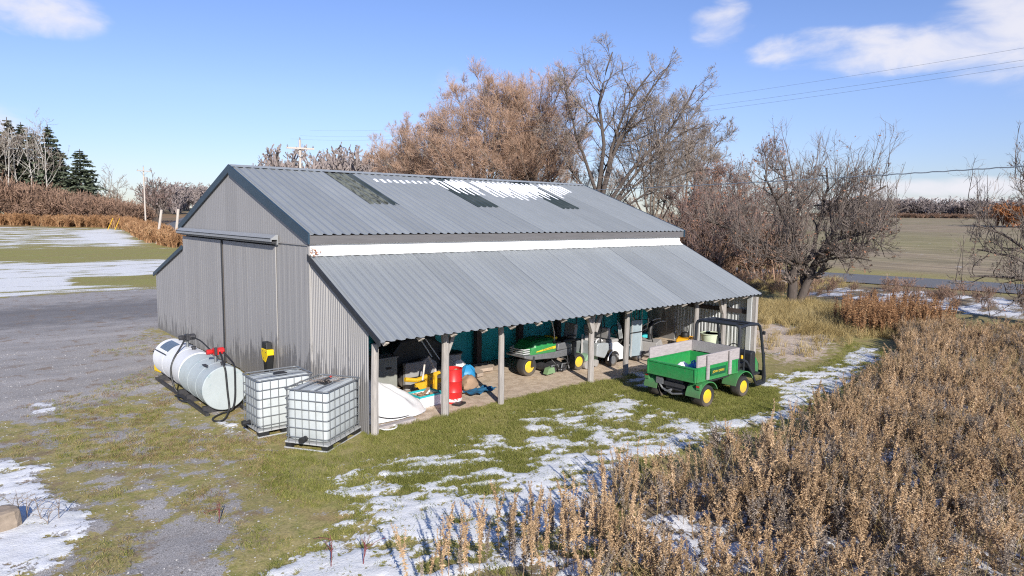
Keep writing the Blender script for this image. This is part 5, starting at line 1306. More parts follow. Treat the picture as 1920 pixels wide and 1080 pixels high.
def scatter(name, pts, rot, scl, meshes, label, pick=None):
    col = bpy.data.collections.new(name+'_source'); 
    for i, me in enumerate(meshes):
        o = bpy.data.objects.new('%s_source_%02d' % (name, i), me); col.objects.link(o)
    me = bpy.data.meshes.new(name); pts = np.asarray(pts, np.float32); n = len(pts)
    me.vertices.add(n); me.vertices.foreach_set('co', pts.ravel())
    me.attributes.new('rot', 'FLOAT_VECTOR', 'POINT').data.foreach_set('vector', np.asarray(rot, np.float32).ravel())
    me.attributes.new('scl', 'FLOAT_VECTOR', 'POINT').data.foreach_set('vector', np.asarray(scl, np.float32).ravel())
    pick = rng.integers(0, len(meshes), n) if pick is None else pick
    me.attributes.new('idx', 'INT', 'POINT').data.foreach_set('value', np.asarray(pick, np.int32))
    o = link(bpy.data.objects.new(name, me))
    g = bpy.data.node_groups.new(name, 'GeometryNodeTree')
    g.interface.new_socket('Geometry', in_out='INPUT', socket_type='NodeSocketGeometry'); g.interface.new_socket('Geometry', in_out='OUTPUT', socket_type='NodeSocketGeometry')
    N, Lk = g.nodes, g.links
    gi, go = N.new('NodeGroupInput'), N.new('NodeGroupOutput'); ip = N.new('GeometryNodeInstanceOnPoints'); ci = N.new('GeometryNodeCollectionInfo')
    ci.inputs['Collection'].default_value = col; ci.inputs['Separate Children'].default_value = True; ci.inputs['Reset Children'].default_value = True
    def na(nm, ty):
        q = N.new('GeometryNodeInputNamedAttribute'); q.data_type = ty; q.inputs['Name'].default_value = nm; return q.outputs['Attribute']
    er = N.new('FunctionNodeEulerToRotation'); Lk.new(na('rot', 'FLOAT_VECTOR'), er.inputs[0])
    Lk.new(gi.outputs[0], ip.inputs['Points']); Lk.new(ci.outputs[0], ip.inputs['Instance']); ip.inputs['Pick Instance'].default_value = True
    Lk.new(na('idx', 'INT'), ip.inputs['Instance Index']); Lk.new(er.outputs[0], ip.inputs['Rotation']); Lk.new(na('scl', 'FLOAT_VECTOR'), ip.inputs['Scale'])
    Lk.new(ip.outputs[0], go.inputs[0])
    md = o.modifiers.new('scatter', 'NODES'); md.node_group = g
    return tag(o, label, None, None, 'stuff')

def rand_pts(poly, dens, r):
    P = np.array(poly); lo, hi = P.min(0), P.max(0); n = int(dens*(hi-lo).prod())
    x = r.uniform(lo[0], hi[0], n); y = r.uniform(lo[1], hi[1], n); k = poly_mask(x, y, poly, .001) > .5
    return x[k], y[k]

def tuft(seed, n, h, w, spread, lean, m, name):
    r = np.random.default_rng(seed); K = 3
    base = np.concatenate([r.normal(0, spread, (n, 2)), np.zeros((n, 1))], 1); a = r.uniform(0, 2*np.pi, n); ln = r.uniform(.1, lean, n); hh = h*r.uniform(.5, 1.1, n)
    t = np.linspace(0, 1, K)
    P = base[:, None]+np.stack([np.cos(a)[:, None]*ln[:, None]*hh[:, None]*t**1.8, np.sin(a)[:, None]*ln[:, None]*hh[:, None]*t**1.8, hh[:, None]*t], -1)
    W = w*np.array([1, .8, .08])[None]*r.uniform(.7, 1.2, (n, 1))
    V, F = ribbons(P, W, seed=seed); tone = np.repeat(r.uniform(0, 1, n), K*2)
    return tone_mesh(name, V, [F], tone, m)

def weed_mesh(seed, H=1.0, leaf=.018, nleaf=120, m=None, name='weed', branches=3, wide=.26):
    """dry stalk, dense with small curled leaves and a ragged seed spike"""
    r = np.random.default_rng(seed); parts = []
    K = 7; t = np.linspace(0, 1, K); bend = r.normal(0, .05, 2)
    stem = np.stack([bend[0]*t**2+.012*r.normal(size=K)*t, bend[1]*t**2+.012*r.normal(size=K)*t, t*H], -1)
    stems = [stem]; 
    for k in range(branches):
        t0 = r.uniform(.35, .75); i = t0*(K-1); i0 = int(i); p0 = stem[i0]+(stem[i0+1]-stem[i0])*(i-i0); a = r.uniform(0, 6.28); l = r.uniform(.15, .35)*H
        q = np.linspace(0, 1, K); stems.append(p0+np.stack([np.cos(a)*l*wide*q, np.sin(a)*l*wide*q, l*q**1.2], -1))
    for s, st in enumerate(stems):
        w0 = .0055 if s == 0 else .003
        for sd in ((1., 0, 0), (0, 1., 0)):
            V, F = ribbons(st[None], np.linspace(w0, w0*.45, K)[None], np.array(sd)[None, None]); parts.append((V, F, .25))
    n = nleaf; which = r.choice(len(stems), n, p=np.array([1.]+[.35]*branches)/(1+.35*branches)); tt = np.where(which == 0, r.uniform(.18, 1.0, n)**.8, r.uniform(.1, 1, n))
    S = np.stack(stems); i = tt*(K-1); i0 = np.minimum(i.astype(int), K-2); p = S[which, i0]+(S[which, i0+1]-S[which, i0])*(i-i0)[:, None]
    a = r.uniform(0, 6.28, n); up_ = r.uniform(-.5, 1.1, n); ln = leaf*r.uniform(.6, 1.5, n)*np.where(tt < .5, 1.25, 1.0)*(1.25-.55*tt)
    d = np.stack([np.cos(a), np.sin(a), up_], -1); d /= np.linalg.norm(d, axis=1)[:, None]
    q = np.array([0, .5, 1.]); droop = r.uniform(.0, .8, n)
    P = p[:, None]+d[:, None]*ln[:, None, None]*q[None, :, None]*1.5; P[..., 2] -= droop[:, None]*ln[:, None]*q**2
    W = (ln*.26)[:, None]*np.array([.5, 1.0, .25])[None]
    V, F = ribbons(P, W, seed=seed+1); parts.append((V, F, np.repeat(r.uniform(0, 1, n)**1.2, 6)))
    V, F, T = join(parts); return tone_mesh(name, V, F, T, m or MT['weed'])

r = np.random.default_rng(21)
weeds = [weed_mesh(100+i, H, nleaf=int(nl*1.35), branches=br, m=MT['weed_grey'] if i in (3, 6, 9) else None) for i, (H, nl, br) in enumerate(((1.0, 300, 3), (.92, 270, 4), (1.05, 320, 2), (.8, 260, 5), (.97, 330, 3), (.6, 200, 6), (.7, 230, 7), (1.1, 260, 1), (.88, 340, 4), (.75, 210, 3), (.95, 180, 2)))]
bushy = [weed_mesh(180+i, .78, .017, 560, branches=12, wide=.62, m=MT['weed_grey'] if i == 1 else None) for i in range(4)]
x, y = rand_pts(Z['weeds'], 40, r)
d = np.hypot(x+6.6, y+11.9)
vis = (d > 4.6) & (d < 42); x, y, d = x[vis], y[vis], d[vis]
q = poly_mask(x, y, Z['gap'], .35); cl = fbm(x*.8, y*.8, 77, 3); edge = poly_mask(x, y, Z['weeds'], 1.2)
keep = (r.random(len(x)) < (1-.96*q)*np.clip((cl-.22)*3.2, .25, 1)*np.clip(edge*1.7-.25, .12, 1)) & ~((x < .3) & (y > -6.6))
x, y, cl = x[keep], y[keep], cl[keep]; n = len(x)
sc = r.uniform(.72, 1.08, n)*(.78+.42*cl)
scatter('weed_field', np.stack([x, y, terrain(x, y)-.02], -1), np.stack([r.normal(0, .13, n)+(r.random(n) < .08)*r.normal(0, .5, n), r.normal(0, .13, n)+(r.random(n) < .08)*r.normal(0, .5, n), r.uniform(0, 6.28, n)], -1), np.stack([sc, sc, sc*r.uniform(.8, 1.12, n)], -1), weeds+bushy,
        'dense field of dry brown weed stalks filling the lower right', np.where(r.random(n) < np.clip((fbm(x*.35, y*.35, 41, 3)-.36)*3.2+.35*(y < -6.5), 0, .85), 11+r.integers(0, 4, n), r.integers(0, 11, n)))
print('weeds', n)
straw = [tuft(260+i, 12, .85, .0035, .10, .9, MT['blade_dry'], 'straw_tuft') for i in range(3)]
x, y = rand_pts(Z['weeds'], 9, r); k = (np.hypot(x+6.6, y+11.9) > 5) & (poly_mask(x, y, Z['gap'], .3) < .3) & ((x > .6) | (y < -7)) & (fbm(x*.6, y*.6, 19, 3) > .42); x, y = x[k], y[k]; n2_ = len(x); s2 = r.uniform(.5, 1.15, n2_)
scatter('straw', np.stack([x, y, terrain(x, y)-.02], -1), np.stack([r.normal(0, .2, n2_), r.normal(0, .2, n2_), r.uniform(0, 6.28, n2_)], -1), np.repeat(s2[:, None], 3, 1), straw, 'pale dead grass tangled among the weed stalks')
# the separate stalks in front of the field, each an object of its own
front = 0
spec = [(-2.50, -5.42, .95, -.16), (-2.36, -5.5, .62, .05), (-2.25, -5.4, .6, .25), (-2.08, -5.5, .78, -.14), (-1.95, -5.42, .95, -.05), (-2.2, -5.62, .9, .03), (-2.02, -5.75, .85, -.06), (-1.85, -5.6, .9, .04), (-1.78, -5.45, .7, -.08), (-1.7, -5.7, .95, .0), (-1.66, -5.42, .95, -.05), (-1.52, -5.6, .86, -.03), (-1.45, -5.42, .85, .02)]
for i in range(52):
    u = r.random(); px_, py_ = -1.35+1.62*u+r.normal(0, .07), -5.55-.42*u+r.uniform(-.62, .30)
    spec.append((px_, py_, r.uniform(.72, 1.02), r.normal(0, .07)))
for i, (px_, py_, s, ln) in enumerate(spec):
    o = inst('weed_stalk', weeds[(i*3) % 5], None, (px_, py_, -.02), (r.normal(0, .05), ln, r.uniform(0, 6.28)), (s, s, s))
    if abs(ln) > .1: o.rotation_euler = (0, ln, 0)
    own = {0: 'leftmost tall weed stalk leaning left over the front snow', 2: 'short weed stalk leaning right beside the leftmost leaning stalk', 3: 'weed stalk leaning left, second of the two leaners in the front snow'}
    tag(o, own.get(i, 'dry brown weed stalk standing at the snowy front edge of the weed field'), 'weed', 'weed stalks along the front edge')
# rust coloured taller growth at the far side of the field
rust = [weed_mesh(140+i, 1.3, .030, 230, MT['weed_rust'], 'rust_weed', 4) for i in range(3)]
rp = [(19.8, -1.2), (22.5, .9), (25.5, 1.0), (26.2, -1.0), (24.5, -3.2), (22, -2.6)]
x, y = rand_pts(rp, 22, r); n = len(x); sc = r.uniform(.6, 1.1, n)
scatter('rust_weeds', np.stack([x, y, terrain(x, y)], -1), np.stack([r.normal(0, .08, n), r.normal(0, .08, n), r.uniform(0, 6.28, n)], -1), np.repeat(sc[:, None], 3, 1), rust, 'rust brown tall weeds near the road beyond the field')
# tan grass round the apple tree and the bare slab, dry tufts by the wall
dry = [tuft(200+i, 26, .42, .006, .07, .9, MT['blade_dry'], 'dry_tuft') for i in range(4)]
gp = [(14.5, 3.0), (16.5, 4.6), (20, 5.6), (25.5, 6.5), (28.5, 5.5), (27, 2.0), (21.5, .2), (20.5, 2.3), (18.5, 3.4)]
x, y = rand_pts(gp, 26, r)
xa, ya = rand_pts([(18.5, .8), (20.5, -1.6), (23, .2), (26, 2.2), (23.5, 3.2), (21, 1.4)], 20, r); xb, yb = rand_pts([(14.2, -2.0), (20.5, -1.6), (21, 3), (17, 4.5), (14.2, 3)], 3.5, r)
x2, y2 = rand_pts([(21, -1.2), (27, .6), (27, -1), (20, -2.8)], 16, r)
x3, y3 = rand_pts([(14, 5), (20, 6), (30, 10), (42, 22), (44, 10), (40, 7), (31, 8.5), (26, 6.8), (20, 5.4)], 5, r)
x, y = np.concatenate([x, x2, x3, xa, xb]), np.concatenate([y, y2, y3, ya, yb]); n = len(x); sc = r.uniform(.5, 1.2, n)
scatter('dry_grass', np.stack([x, y, terrain(x, y)], -1), np.stack([r.normal(0, .1, n), r.normal(0, .1, n), r.uniform(0, 6.28, n)], -1), np.repeat(sc[:, None], 3, 1), dry, 'tan dry grass around the bare slab and the apple tree')
# mown green grass in front of the lean-to and round the vehicle
gr = [tuft(220+i, 22, .075, .0032, .05, 1.1, MT['blade'], 'grass_tuft') for i in range(4)]
P = []
for poly, den in ((Z['lush'], 190), (Z['utv'], 170), (Z['snowMid'], 110), (Z['yell'], 80), (Z['fringe'], 90), (Z['snowC'], 60), (Z['snowC'], 34), ([(-.1, -.6), (.4, -.6), (.4, .5), (-.1, .5)], 150)):
    x, y = rand_pts(poly, den, r); P.append(np.stack([x, y], -1))
P = np.concatenate(P); sv, _ = snow_value(P[:, 0], P[:, 1]); dm = poly_mask(P[:, 0], P[:, 1], Z['dirt'], .3)
k = ((sv < .47) | (r.random(len(P)) < .16)) & (r.random(len(P)) > dm*.96); P = P[k]; n = len(P); sc = r.uniform(.6, 1.15, n)*(.55+.9*fbm(P[:, 0]*1.4, P[:, 1]*1.4, 61, 3))
zz = (fbm(P[:, 0]*1.3, P[:, 1]*1.3, 5, 4)-.5)*.07
scatter('green_grass', np.concatenate([P, zz[:, None]-.005], 1), np.stack([np.zeros(n), np.zeros(n), r.uniform(0, 6.28, n)], -1), np.repeat(sc[:, None], 3, 1), gr, 'short green grass in front of the lean-to')
print('grass', n)
# patchy moss, yellow grass in the yard and along the wall foot
P = []
for poly, den in ((Z['mixg'], 85), (Z['moss'], 110), ([(-.9, 3), (-.1, 3), (-.1, 9.5), (-1.1, 9.5)], 90), ([(-1.6, 11), (-.1, 11), (-.1, 15.5), (-2.4, 14), (-3, 11.8)], 50), ([(-2.6, 2.2), (-2.1, 2.2), (-2.2, 8), (-2.8, 8)], 60)):
    x, y = rand_pts(poly, den, r); kk = fbm(x*.9, y*.9, 13, 4) > .50; P.append(np.stack([x[kk], y[kk]], -1))
P = np.concatenate(P); bm = poly_mask(P[:, 0], P[:, 1], Z['bare'], .3); sv, _ = snow_value(P[:, 0], P[:, 1]); P = P[(bm < .3) & (sv < .45)]; n = len(P); sc = r.uniform(.35, 1.1, n)
yard_t = [tuft(240+i, 16, .06, .0032, .055, 1.3, MT[('blade', 'blade', 'blade_dry', 'blade_brown')[i]], 'yard_tuft') for i in range(4)]
zz = (fbm(P[:, 0]*1.3, P[:, 1]*1.3, 5, 4)-.5)*.07
scatter('yard_grass', np.concatenate([P, zz[:, None]-.004], 1), np.stack([np.zeros(n), np.zeros(n), r.uniform(0, 6.28, n)], -1), np.repeat(sc[:, None], 3, 1), yard_t, 'sparse mossy grass between the gravel of the yard')
# loose stones in the yard
def pebble(seed):
    q = np.random.default_rng(seed); V = np.array([(0, 0, .6), (1, 0, 0), (.3, .9, 0), (-.8, .6, 0), (-.9, -.5, 0), (.2, -1, 0), (0, 0, -.5)])*q.uniform(.7, 1.2, (7, 3))*.02
    F = np.array([(0, 1, 2), (0, 2, 3), (0, 3, 4), (0, 4, 5), (0, 5, 1), (6, 2, 1), (6, 3, 2), (6, 4, 3), (6, 5, 4), (6, 1, 5)])
    return tone_mesh('pebble', V, [F], np.full(7, q.random()), MT['pebble'])
MT['pebble'] = veg_material('pebble', [(.16, .155, .15), (.30, .29, .285), (.42, .41, .40), (.52, .50, .48)], rand=.7)
x, y = rand_pts([(-8, -5), (-8, 14), (-1, 14), (-.5, 6), (-2.2, 0), (-2.4, -5)], 60, r); kk = fbm(x*.9, y*.9, 13, 4) < .55; x, y = x[kk], y[kk]; n = len(x); sc = r.uniform(.3, 1.0, n)**2*1.1
scatter('gravel', np.stack([x, y, (fbm(x*1.3, y*1.3, 5, 4)-.5)*.07], -1), np.stack([r.uniform(0, .5, n), r.uniform(0, .5, n), r.uniform(0, 6.28, n)], -1), np.repeat(sc[:, None], 3, 1), [pebble(i) for i in range(3)], 'loose grey stones of the gravel yard')

# ------------------------------------------------------------------ trees
def norm(a): return a/(np.linalg.norm(a, axis=-1, keepdims=True)+1e-9)
def children(P, Rr, npar, t0, t1, ang, lr, K, wob, trop, g, rr=.6, taper=.25):
    """branches growing from polylines P [N,K0,3] with radii Rr [N,K0]"""
    N, K0, _ = P.shape; par = np.repeat(np.arange(N), npar); M = len(par)
    t = g.uniform(t0, t1, M); i = np.minimum((t*(K0-1)).astype(int), K0-2); f = (t*(K0-1)-i)[:, None]
    pos = P[par, i]*(1-f)+P[par, i+1]*f; dp = norm(P[par, i+1]-P[par, i]); r0 = (Rr[par, i]*(1-f[:, 0])+Rr[par, i+1]*f[:, 0])*rr
    pl = np.linalg.norm(np.diff(P, axis=1), axis=2).sum(1)[par]
    s = norm(np.cross(dp, norm(g.normal(size=(M, 3))))); a = g.uniform(ang[0], ang[1], M)[:, None]; d = norm(np.cos(a)*dp+np.sin(a)*s)
    l = pl*g.uniform(lr[0], lr[1], M)*(1.15-.65*t); out = [pos]
    for k in range(K-1):
        d = norm(d+g.normal(0, wob, (M, 3))+np.array([0, 0, trop])[None]); pos = pos+d*(l/(K-1))[:, None]; out.append(pos)
    Q = np.stack(out, 1); return Q, r0[:, None]*np.linspace(1, taper, K)[None]
def tubes(P, Rr, n):
    N, K, _ = P.shape; d = norm(np.gradient(P, axis=1)); a = np.where(np.abs(d[..., 2:3]) > .9, np.array([1., 0, 0]), np.array([0, 0, 1.]))
    u = norm(np.cross(d, a)); w = np.cross(d, u); th = 2*np.pi*np.arange(n)/n
    V = P[:, :, None]+(u[:, :, None]*np.cos(th)[None, None, :, None]+w[:, :, None]*np.sin(th)[None, None, :, None])*Rr[:, :, None, None]
    i = np.arange(N*K*n).reshape(N, K, n); j = np.roll(i, -1, 2)
    F = np.stack([i[:, :-1], j[:, :-1], j[:, 1:], i[:, 1:]], -1).reshape(-1, 4); return V.reshape(-1, 3), F
def limb(p0, p1, K, r0, r1, g, wob=.06, arch=.15):
    p0, p1 = np.array(p0, float), np.array(p1, float); t = np.linspace(0, 1, K)[:, None]; L_ = np.linalg.norm(p1-p0)
    mid = (p0+p1)/2+np.array([(p0[0]-p1[0])*.12, (p0[1]-p1[1])*.12, arch*L_])
    P = (1-t)**2*p0+2*t*(1-t)*mid+t**2*p1; n = np.cumsum(g.normal(0, wob*L_/K, (K, 3)), 0)*np.sin(np.pi*t)**.7; return P+n, np.linspace(r0, r1, K)
RT = np.array([rt.x, rt.y, 0.]); FWD = np.array([math.cos(YAW), math.sin(YAW), 0.])
def leaf_quads(P, size, g):
    n = len(P); u = norm(g.normal(size=(n, 3))); w = norm(np.cross(u, g.normal(size=(n, 3)))); s = size*g.uniform(.6, 1.3, (n, 1))
    V = np.stack([P-u*s, P+w*s*.6, P+u*s, P-w*s*.6], 1); return V.reshape(-1, 3), np.arange(n*4).reshape(n, 4)
def mk_tree(name, label, base, limbs, trunk_r, g, bark, twig, lv=(7, 6, 5, 5), lens=((.35, .6), (.35, .6), (.3, .6), (.35, .7)), trop=(.06, .08, .08, .06), wob=(.16, .2, .22, .25), tw=.012, ang=(.5, 1.05), group=None, leaf=None, nleaf=0, lsize=.06, cat='tree', t0=.25, arch=.12, wmin=.008, pale=None, sprout=None, thin=1.0, wobl=.06):
    """limbs: list of polyline specs in (right, depth, up) metres relative to the base: (start, end, r0, r1)"""
    t = thing(name, label, cat, base, 0, group)
    def loc(p): return RT*p[0]+FWD*p[1]+np.array([0, 0, p[2]])
    P0, R0 = [], []
    for a, b_, r0, r1 in limbs:
        p, q = limb(loc(a), loc(b_), 9, r0*(thin if a[2] > 1 else 1), r1, g, wob=wobl, arch=arch); P0.append(p); R0.append(q)
    P0, R0 = np.stack(P0), np.stack(R0)
    P1, R1 = children(P0, R0, lv[0], t0, .97, ang, lens[0], 7, wob[0], trop[0], g, .55, .3)
    P2, R2 = children(P1, R1, lv[1], .2, .97, ang, lens[1], 6, wob[1], trop[1], g, .6, .35)
    if sprout:                                  # straight water shoots standing on the limbs
        def shoots(PP, k):
            i = g.integers(0, len(PP), k); j = g.integers(PP.shape[1]//3, PP.shape[1], k); s = PP[i, j]; l = g.uniform(sprout[1], sprout[2], k)*np.clip(1.25-.11*np.maximum(s[:, 2]-3, 0), .3, 1)
            d = norm(np.stack([g.normal(0, .16, k)+.03*s[:, 0], g.normal(0, .16, k)+.03*s[:, 1], np.ones(k)], -1)); q = np.linspace(0, 1, 6)
            Q = s[:, None]+d[:, None]*(l[:, None]*q)[..., None]+g.normal(0, .03, (k, 6, 3))*q[None, :, None]; return Q, np.full((k, 6), .02)*np.linspace(1, .4, 6)[None]
        Qs, Rs = shoots(P1, sprout[0]*len(P0)); P2 = np.concatenate([P2, Qs]); R2 = np.concatenate([R2, Rs])
    R1 = np.maximum(R1, tw*1.3); R2 = np.maximum(R2, tw)
    V, F = [], []; o = 0
    for p, q, n in ((P0, R0, 8), (P1, R1, 5)):
        v, f = tubes(p, q, n); V.append(v); F.append(f+o); o += len(v)
    me = mesh_np('trunk', np.concatenate(V), F, [bark], True); link(bpy.data.objects.new('trunk', me), t)
    V, F = [], []; o = 0
    v, f = tubes(P2, R2, 3); V.append(v); F.append(f); o += len(v)
    P3, R3 = children(P2, R2, lv[2], .15, 1.0, (.35, .9), lens[2], 4, wob[2], trop[2], g, .7, .4)
    W3 = np.maximum(R3, tw*.8); W3 = W3*np.linspace(1, .6, 4)[None]
    v, f = ribbons(P3, W3, seed=3); V.append(v); F.append(f+o); o += len(v)
    tips = P3
    if lv[3]:
        P4, R4 = children(P3, R3, lv[3], .2, 1.0, (.3, .8), lens[3], 3, wob[3], trop[3], g, .8, .4)
        W4 = np.full(P4.shape[:2], tw*.62)*np.array([1, .8, .3])[None]
        v, f = ribbons(P4, W4, seed=4); V.append(v); F.append(f+o); o += len(v); tips = P4
    me = mesh_np('crown', np.concatenate(V), F, [twig]); c = link(bpy.data.objects.new('crown', me), t)
    if leaf is not None and nleaf:
        T = tips[:, -1]; T = T[g.choice(len(T), min(nleaf, len(T)), replace=False)]
        hi = T[:, 2] > np.quantile(T[:, 2], .0)
        v, f = leaf_quads(T[hi], lsize, g); link(bpy.data.objects.new('leaves', mesh_np('leaves', v, [f], [leaf])), t)['kind'] = 'stuff'
    return t
G = np.random.default_rng(5)
MT['twig_apple'] = mat('apple_twig', (.185, .15, .128), .85, var=.3, vs=.7)
B, BD = MT['bark'], MT['bark_dark']
# the big bare tree behind the shed
mk_tree('bare_tree', 'tallest bare tree with long dark spreading limbs behind the right end of the shed', (34.1, 25, -.1),
        [((0, 0, 0), (.1, 0, 5.6), .62, .48), ((0, 0, 4.6), (1.0, 1, 17.4), .30, .05), ((.2, 0, 5), (3.8, -1, 15.6), .26, .05), ((.2, 0, 4.8), (5.6, 1, 16.6), .30, .05), ((.3, 0, 4.6), (7.2, -1, 14.6), .27, .04),
         ((.3, 0, 4.2), (7.9, 1, 11.8), .24, .04), ((0, 0, 5), (-2.6, 1, 15.2), .24, .04), ((0, 0, 4.6), (-4.6, -1, 11.6), .18, .03), ((.1, 0, 5.2), (2.6, 2, 14.6), .22, .04), ((.4, 0, 3.9), (8.2, -2, 8.2), .15, .03), ((.3, 0, 4.2), (7.6, 0, 9.8), .17, .03)],
        .6, G, BD, MT['twig_grey'], lv=(12, 9, 6, 4), tw=.012, trop=(.08, .06, .05, .03), lens=((.22, .46), (.35, .6), (.35, .7), (.4, .8)), t0=.3, wob=(.2, .24, .26, .27), thin=.62, wobl=.16)
def willow(base, w, h, label, g, n=14, lean=0, group='reddish bare trees behind the shed', lvl=(10, 8, 8, 4), twig='twig_red', tw=.0115, d2=2.5):
    limbs = [((0, 0, 0), (lean*.2, 0, h*.22), .42, .34)]
    for k in range(n):
        u = -1+2*(k+.5)/n+g.normal(0, .06); hh = h*(1-.36*abs(u)**2.3)*g.uniform(.84, 1.0)
        limbs.append(((lean*.2+u*.15, 0, h*.16+.3*g.random()), (u*w*1.5+lean, g.uniform(-d2, d2), hh), .20*(1-.3*abs(u)), .03))
    return mk_tree('bare_tree', label, base, limbs, .4, g, B, MT[twig], lv=lvl, tw=tw, thin=.6, wobl=.1, trop=(.10, .11, .12, .10), ang=(.4, 1.05), lens=((.25, .48), (.35, .6), (.4, .8), (.8, 1.5)), group=group, t0=.22, arch=.10)
willow((30.6, 43.6, -.1), 3.5, 14.0, 'lowest reddish bare tree at the left end of the grove, rounded crown', G, 15, -.3)
willow((31.9, 36.6, -.1), 4.4, 16.6, 'reddish bare tree with a broad domed crown, second from the left in the grove', G, 17, .3)
willow((34.6, 33.6, -.1), 3.4, 17.0, 'reddish bare tree in the middle of the grove, left of the tallest bare tree', G, 15, .2)
willow((42.9, 26.4, -.1), 3.2, 14.8, 'slender grey bare tree just right of the tallest bare tree', G, 7, .2, twig='twig_grey', lvl=(9, 7, 6, 4))
willow((50.8, 28.6, -.1), 3.0, 14.6, 'grey bare tree farthest right in the grove behind the tallest tree', G, 7, .4, twig='twig_grey', lvl=(9, 7, 6, 4), tw=.018)
willow((40.5, 41.5, -.1), 3.6, 12.5, 'purplish bare tree deep in the grove behind the domed crown', G, 7, 0, twig='twig_purple', lvl=(9, 7, 6, 4))
willow((28.6, 47.0, -.1), 2.4, 9.0, 'short reddish bush-like tree where the grove thins out at its left', G, 8, -.8, lvl=(9, 7, 6, 4))
willow((39.0, 30.0, -.1), 3.4, 9.0, 'low reddish tree filling the grove below the tallest bare tree', G, 8, 0, lvl=(9, 7, 6, 4))
willow((44.0, 21.5, -.1), 2.8, 8.5, 'small purplish tree right of the tallest bare tree near the road', G, 8, 0, lvl=(9, 7, 6, 4), twig='twig_purple')
# old apple trees by the road
def apple(base, limbs, label, g, lv=(11, 8, 6, 3), leaf='leaf_brown', nleaf=900, twig='twig_apple', lsize=.06, sprout=(8, 1.0, 2.4), tw=.009):
    return mk_tree('apple_tree', label, base, limbs, .3, g, BD, MT[twig], lv=lv, tw=tw, trop=(.10, .16, .14, .08), ang=(.5, 1.25), lens=((.35, .65), (.35, .62), (.35, .75), (.4, .8)), wob=(.24, .24, .25, .25), leaf=MT[leaf], nleaf=nleaf, lsize=lsize, group='old apple trees by the road', t0=.25, arch=.05, sprout=sprout, thin=.72, wobl=.1)
apple((27.46, 4.96, -.1), [((-.3, 0, 0), (-.05, 0, 2.5), .27, .22), ((.1, .1, 0), (1.25, 0, 3.0), .23, .18), ((-.05, 0, 2.2), (-4.6, .6, 4.4), .17, .04), ((-.05, 0, 2.3), (-2.6, -1.5, 6.6), .15, .04), ((0, 0, 2.4), (-.6, 1.0, 7.6), .17, .04), ((.5, 0, 2.4), (1.6, 1.2, 7.2), .15, .04),
       ((.9, 0, 2.7), (3.6, -1, 6.2), .18, .04), ((.9, 0, 2.7), (5.6, .5, 5.2), .17, .03), ((.9, 0, 2.6), (4.6, 1.8, 3.2), .14, .03), ((.3, 0, 2.3), (2.6, -2.6, 4.2), .13, .03), ((-.1, 0, 2.1), (-3.6, -1.5, 3.0), .11, .03), ((-.1, 0, 2.1), (-1.6, -2.6, 4.2), .12, .03), ((.6, 0, 2.2), (2.2, -2.8, 2.6), .10, .02)],
      'largest apple tree with leaning double trunk and upright shoots beyond the shed corner', G, nleaf=900, lv=(11, 9, 6, 3), sprout=(15, 1.2, 2.9))
# straight water shoots on the largest tree
apple((38.4, 14.0, -.1), [((0, 0, 0), (-.2, 0, 2.2), .26, .2), ((0, 0, 0), (.4, 0, 2.0), .2, .15), ((-.2, 0, 2), (-3.4, 0, 5.6), .13, .03), ((-.2, 0, 2), (-1.6, 1, 8.0), .14, .03), ((.2, 0, 2), (.8, 0, 8.6), .14, .03), ((.4, 0, 1.9), (2.8, -.5, 6.8), .13, .03), ((.4, 0, 1.8), (3.2, 0, 3.6), .1, .03), ((-.1, 0, 1.9), (-2.6, -1.5, 3.6), .1, .03)],
      'smaller apple tree with purplish leaf remnants left of the largest apple tree', G, leaf='leaf_brown', nleaf=2600, twig='twig_purple', lsize=.075, tw=.012)
apple((44.5, 19.6, -.1), [((0, 0, 0), (-.1, 0, 2.4), .3, .22), ((-.1, 0, 2.2), (-3.8, 0, 5.4), .14, .03), ((-.1, 0, 2.2), (-1.8, 1, 7.6), .14, .03), ((0, 0, 2.2), (1.0, 0, 7.2), .14, .03), ((.1, 0, 2.1), (3.4, -.5, 5.8), .13, .03), ((0, 0, 2.0), (-3.4, -1, 3.2), .1, .03), ((0, 0, 2.0), (3.2, -1, 3.0), .1, .03), ((0, 0, 2.2), (-.4, -2, 6.2), .12, .03)],
      'dense apple tree with orange leaves near its top, just right of the shed roof', G, leaf='leaf_orange', nleaf=2400, twig='twig_purple', lsize=.08, tw=.013)
apple((33.0, 13.4, -.1), [((0, 0, 0), (.1, 0, 1.6), .2, .15), ((.1, 0, 1.5), (-2.4, 0, 4.4), .1, .03), ((.1, 0, 1.5), (-.6, 1, 5.4), .1, .03), ((.1, 0, 1.5), (1.4, 0, 4.8), .1, .03), ((.1, 0, 1.4), (2.4, -.5, 3.0), .1, .02), ((.1, 0, 1.4), (-2.0, -1, 2.4), .09, .02)],
      'low tangled apple tree close behind the shed corner', G, nleaf=900, twig='twig_purple', tw=.011)
apple((29.6, -5.3, -.1), [((0, 0, 0), (.2, 0, 2.0), .3, .24), ((.1, 0, 1.9), (-3.8, 0, 2.2), .15, .03), ((.1, 0, 1.9), (-3.2, 1, 4.4), .14, .03), ((.1, 0, 2), (-1.6, 0, 6.6), .14, .03), ((.1, 0, 2), (1.2, 0, 7.2), .14, .03), ((.1, 0, 1.8), (-3.0, -1.5, 1.4), .11, .03), ((.1, 0, 1.8), (3.4, 0, 4), .14, .03), ((.1, 0, 1.9), (-2.6, 1.5, 3.3), .12, .03)],
      'bare apple tree at the right picture edge reaching its crooked branches in', G, nleaf=120, lv=(8, 6, 6, 3))
print('trees ok')

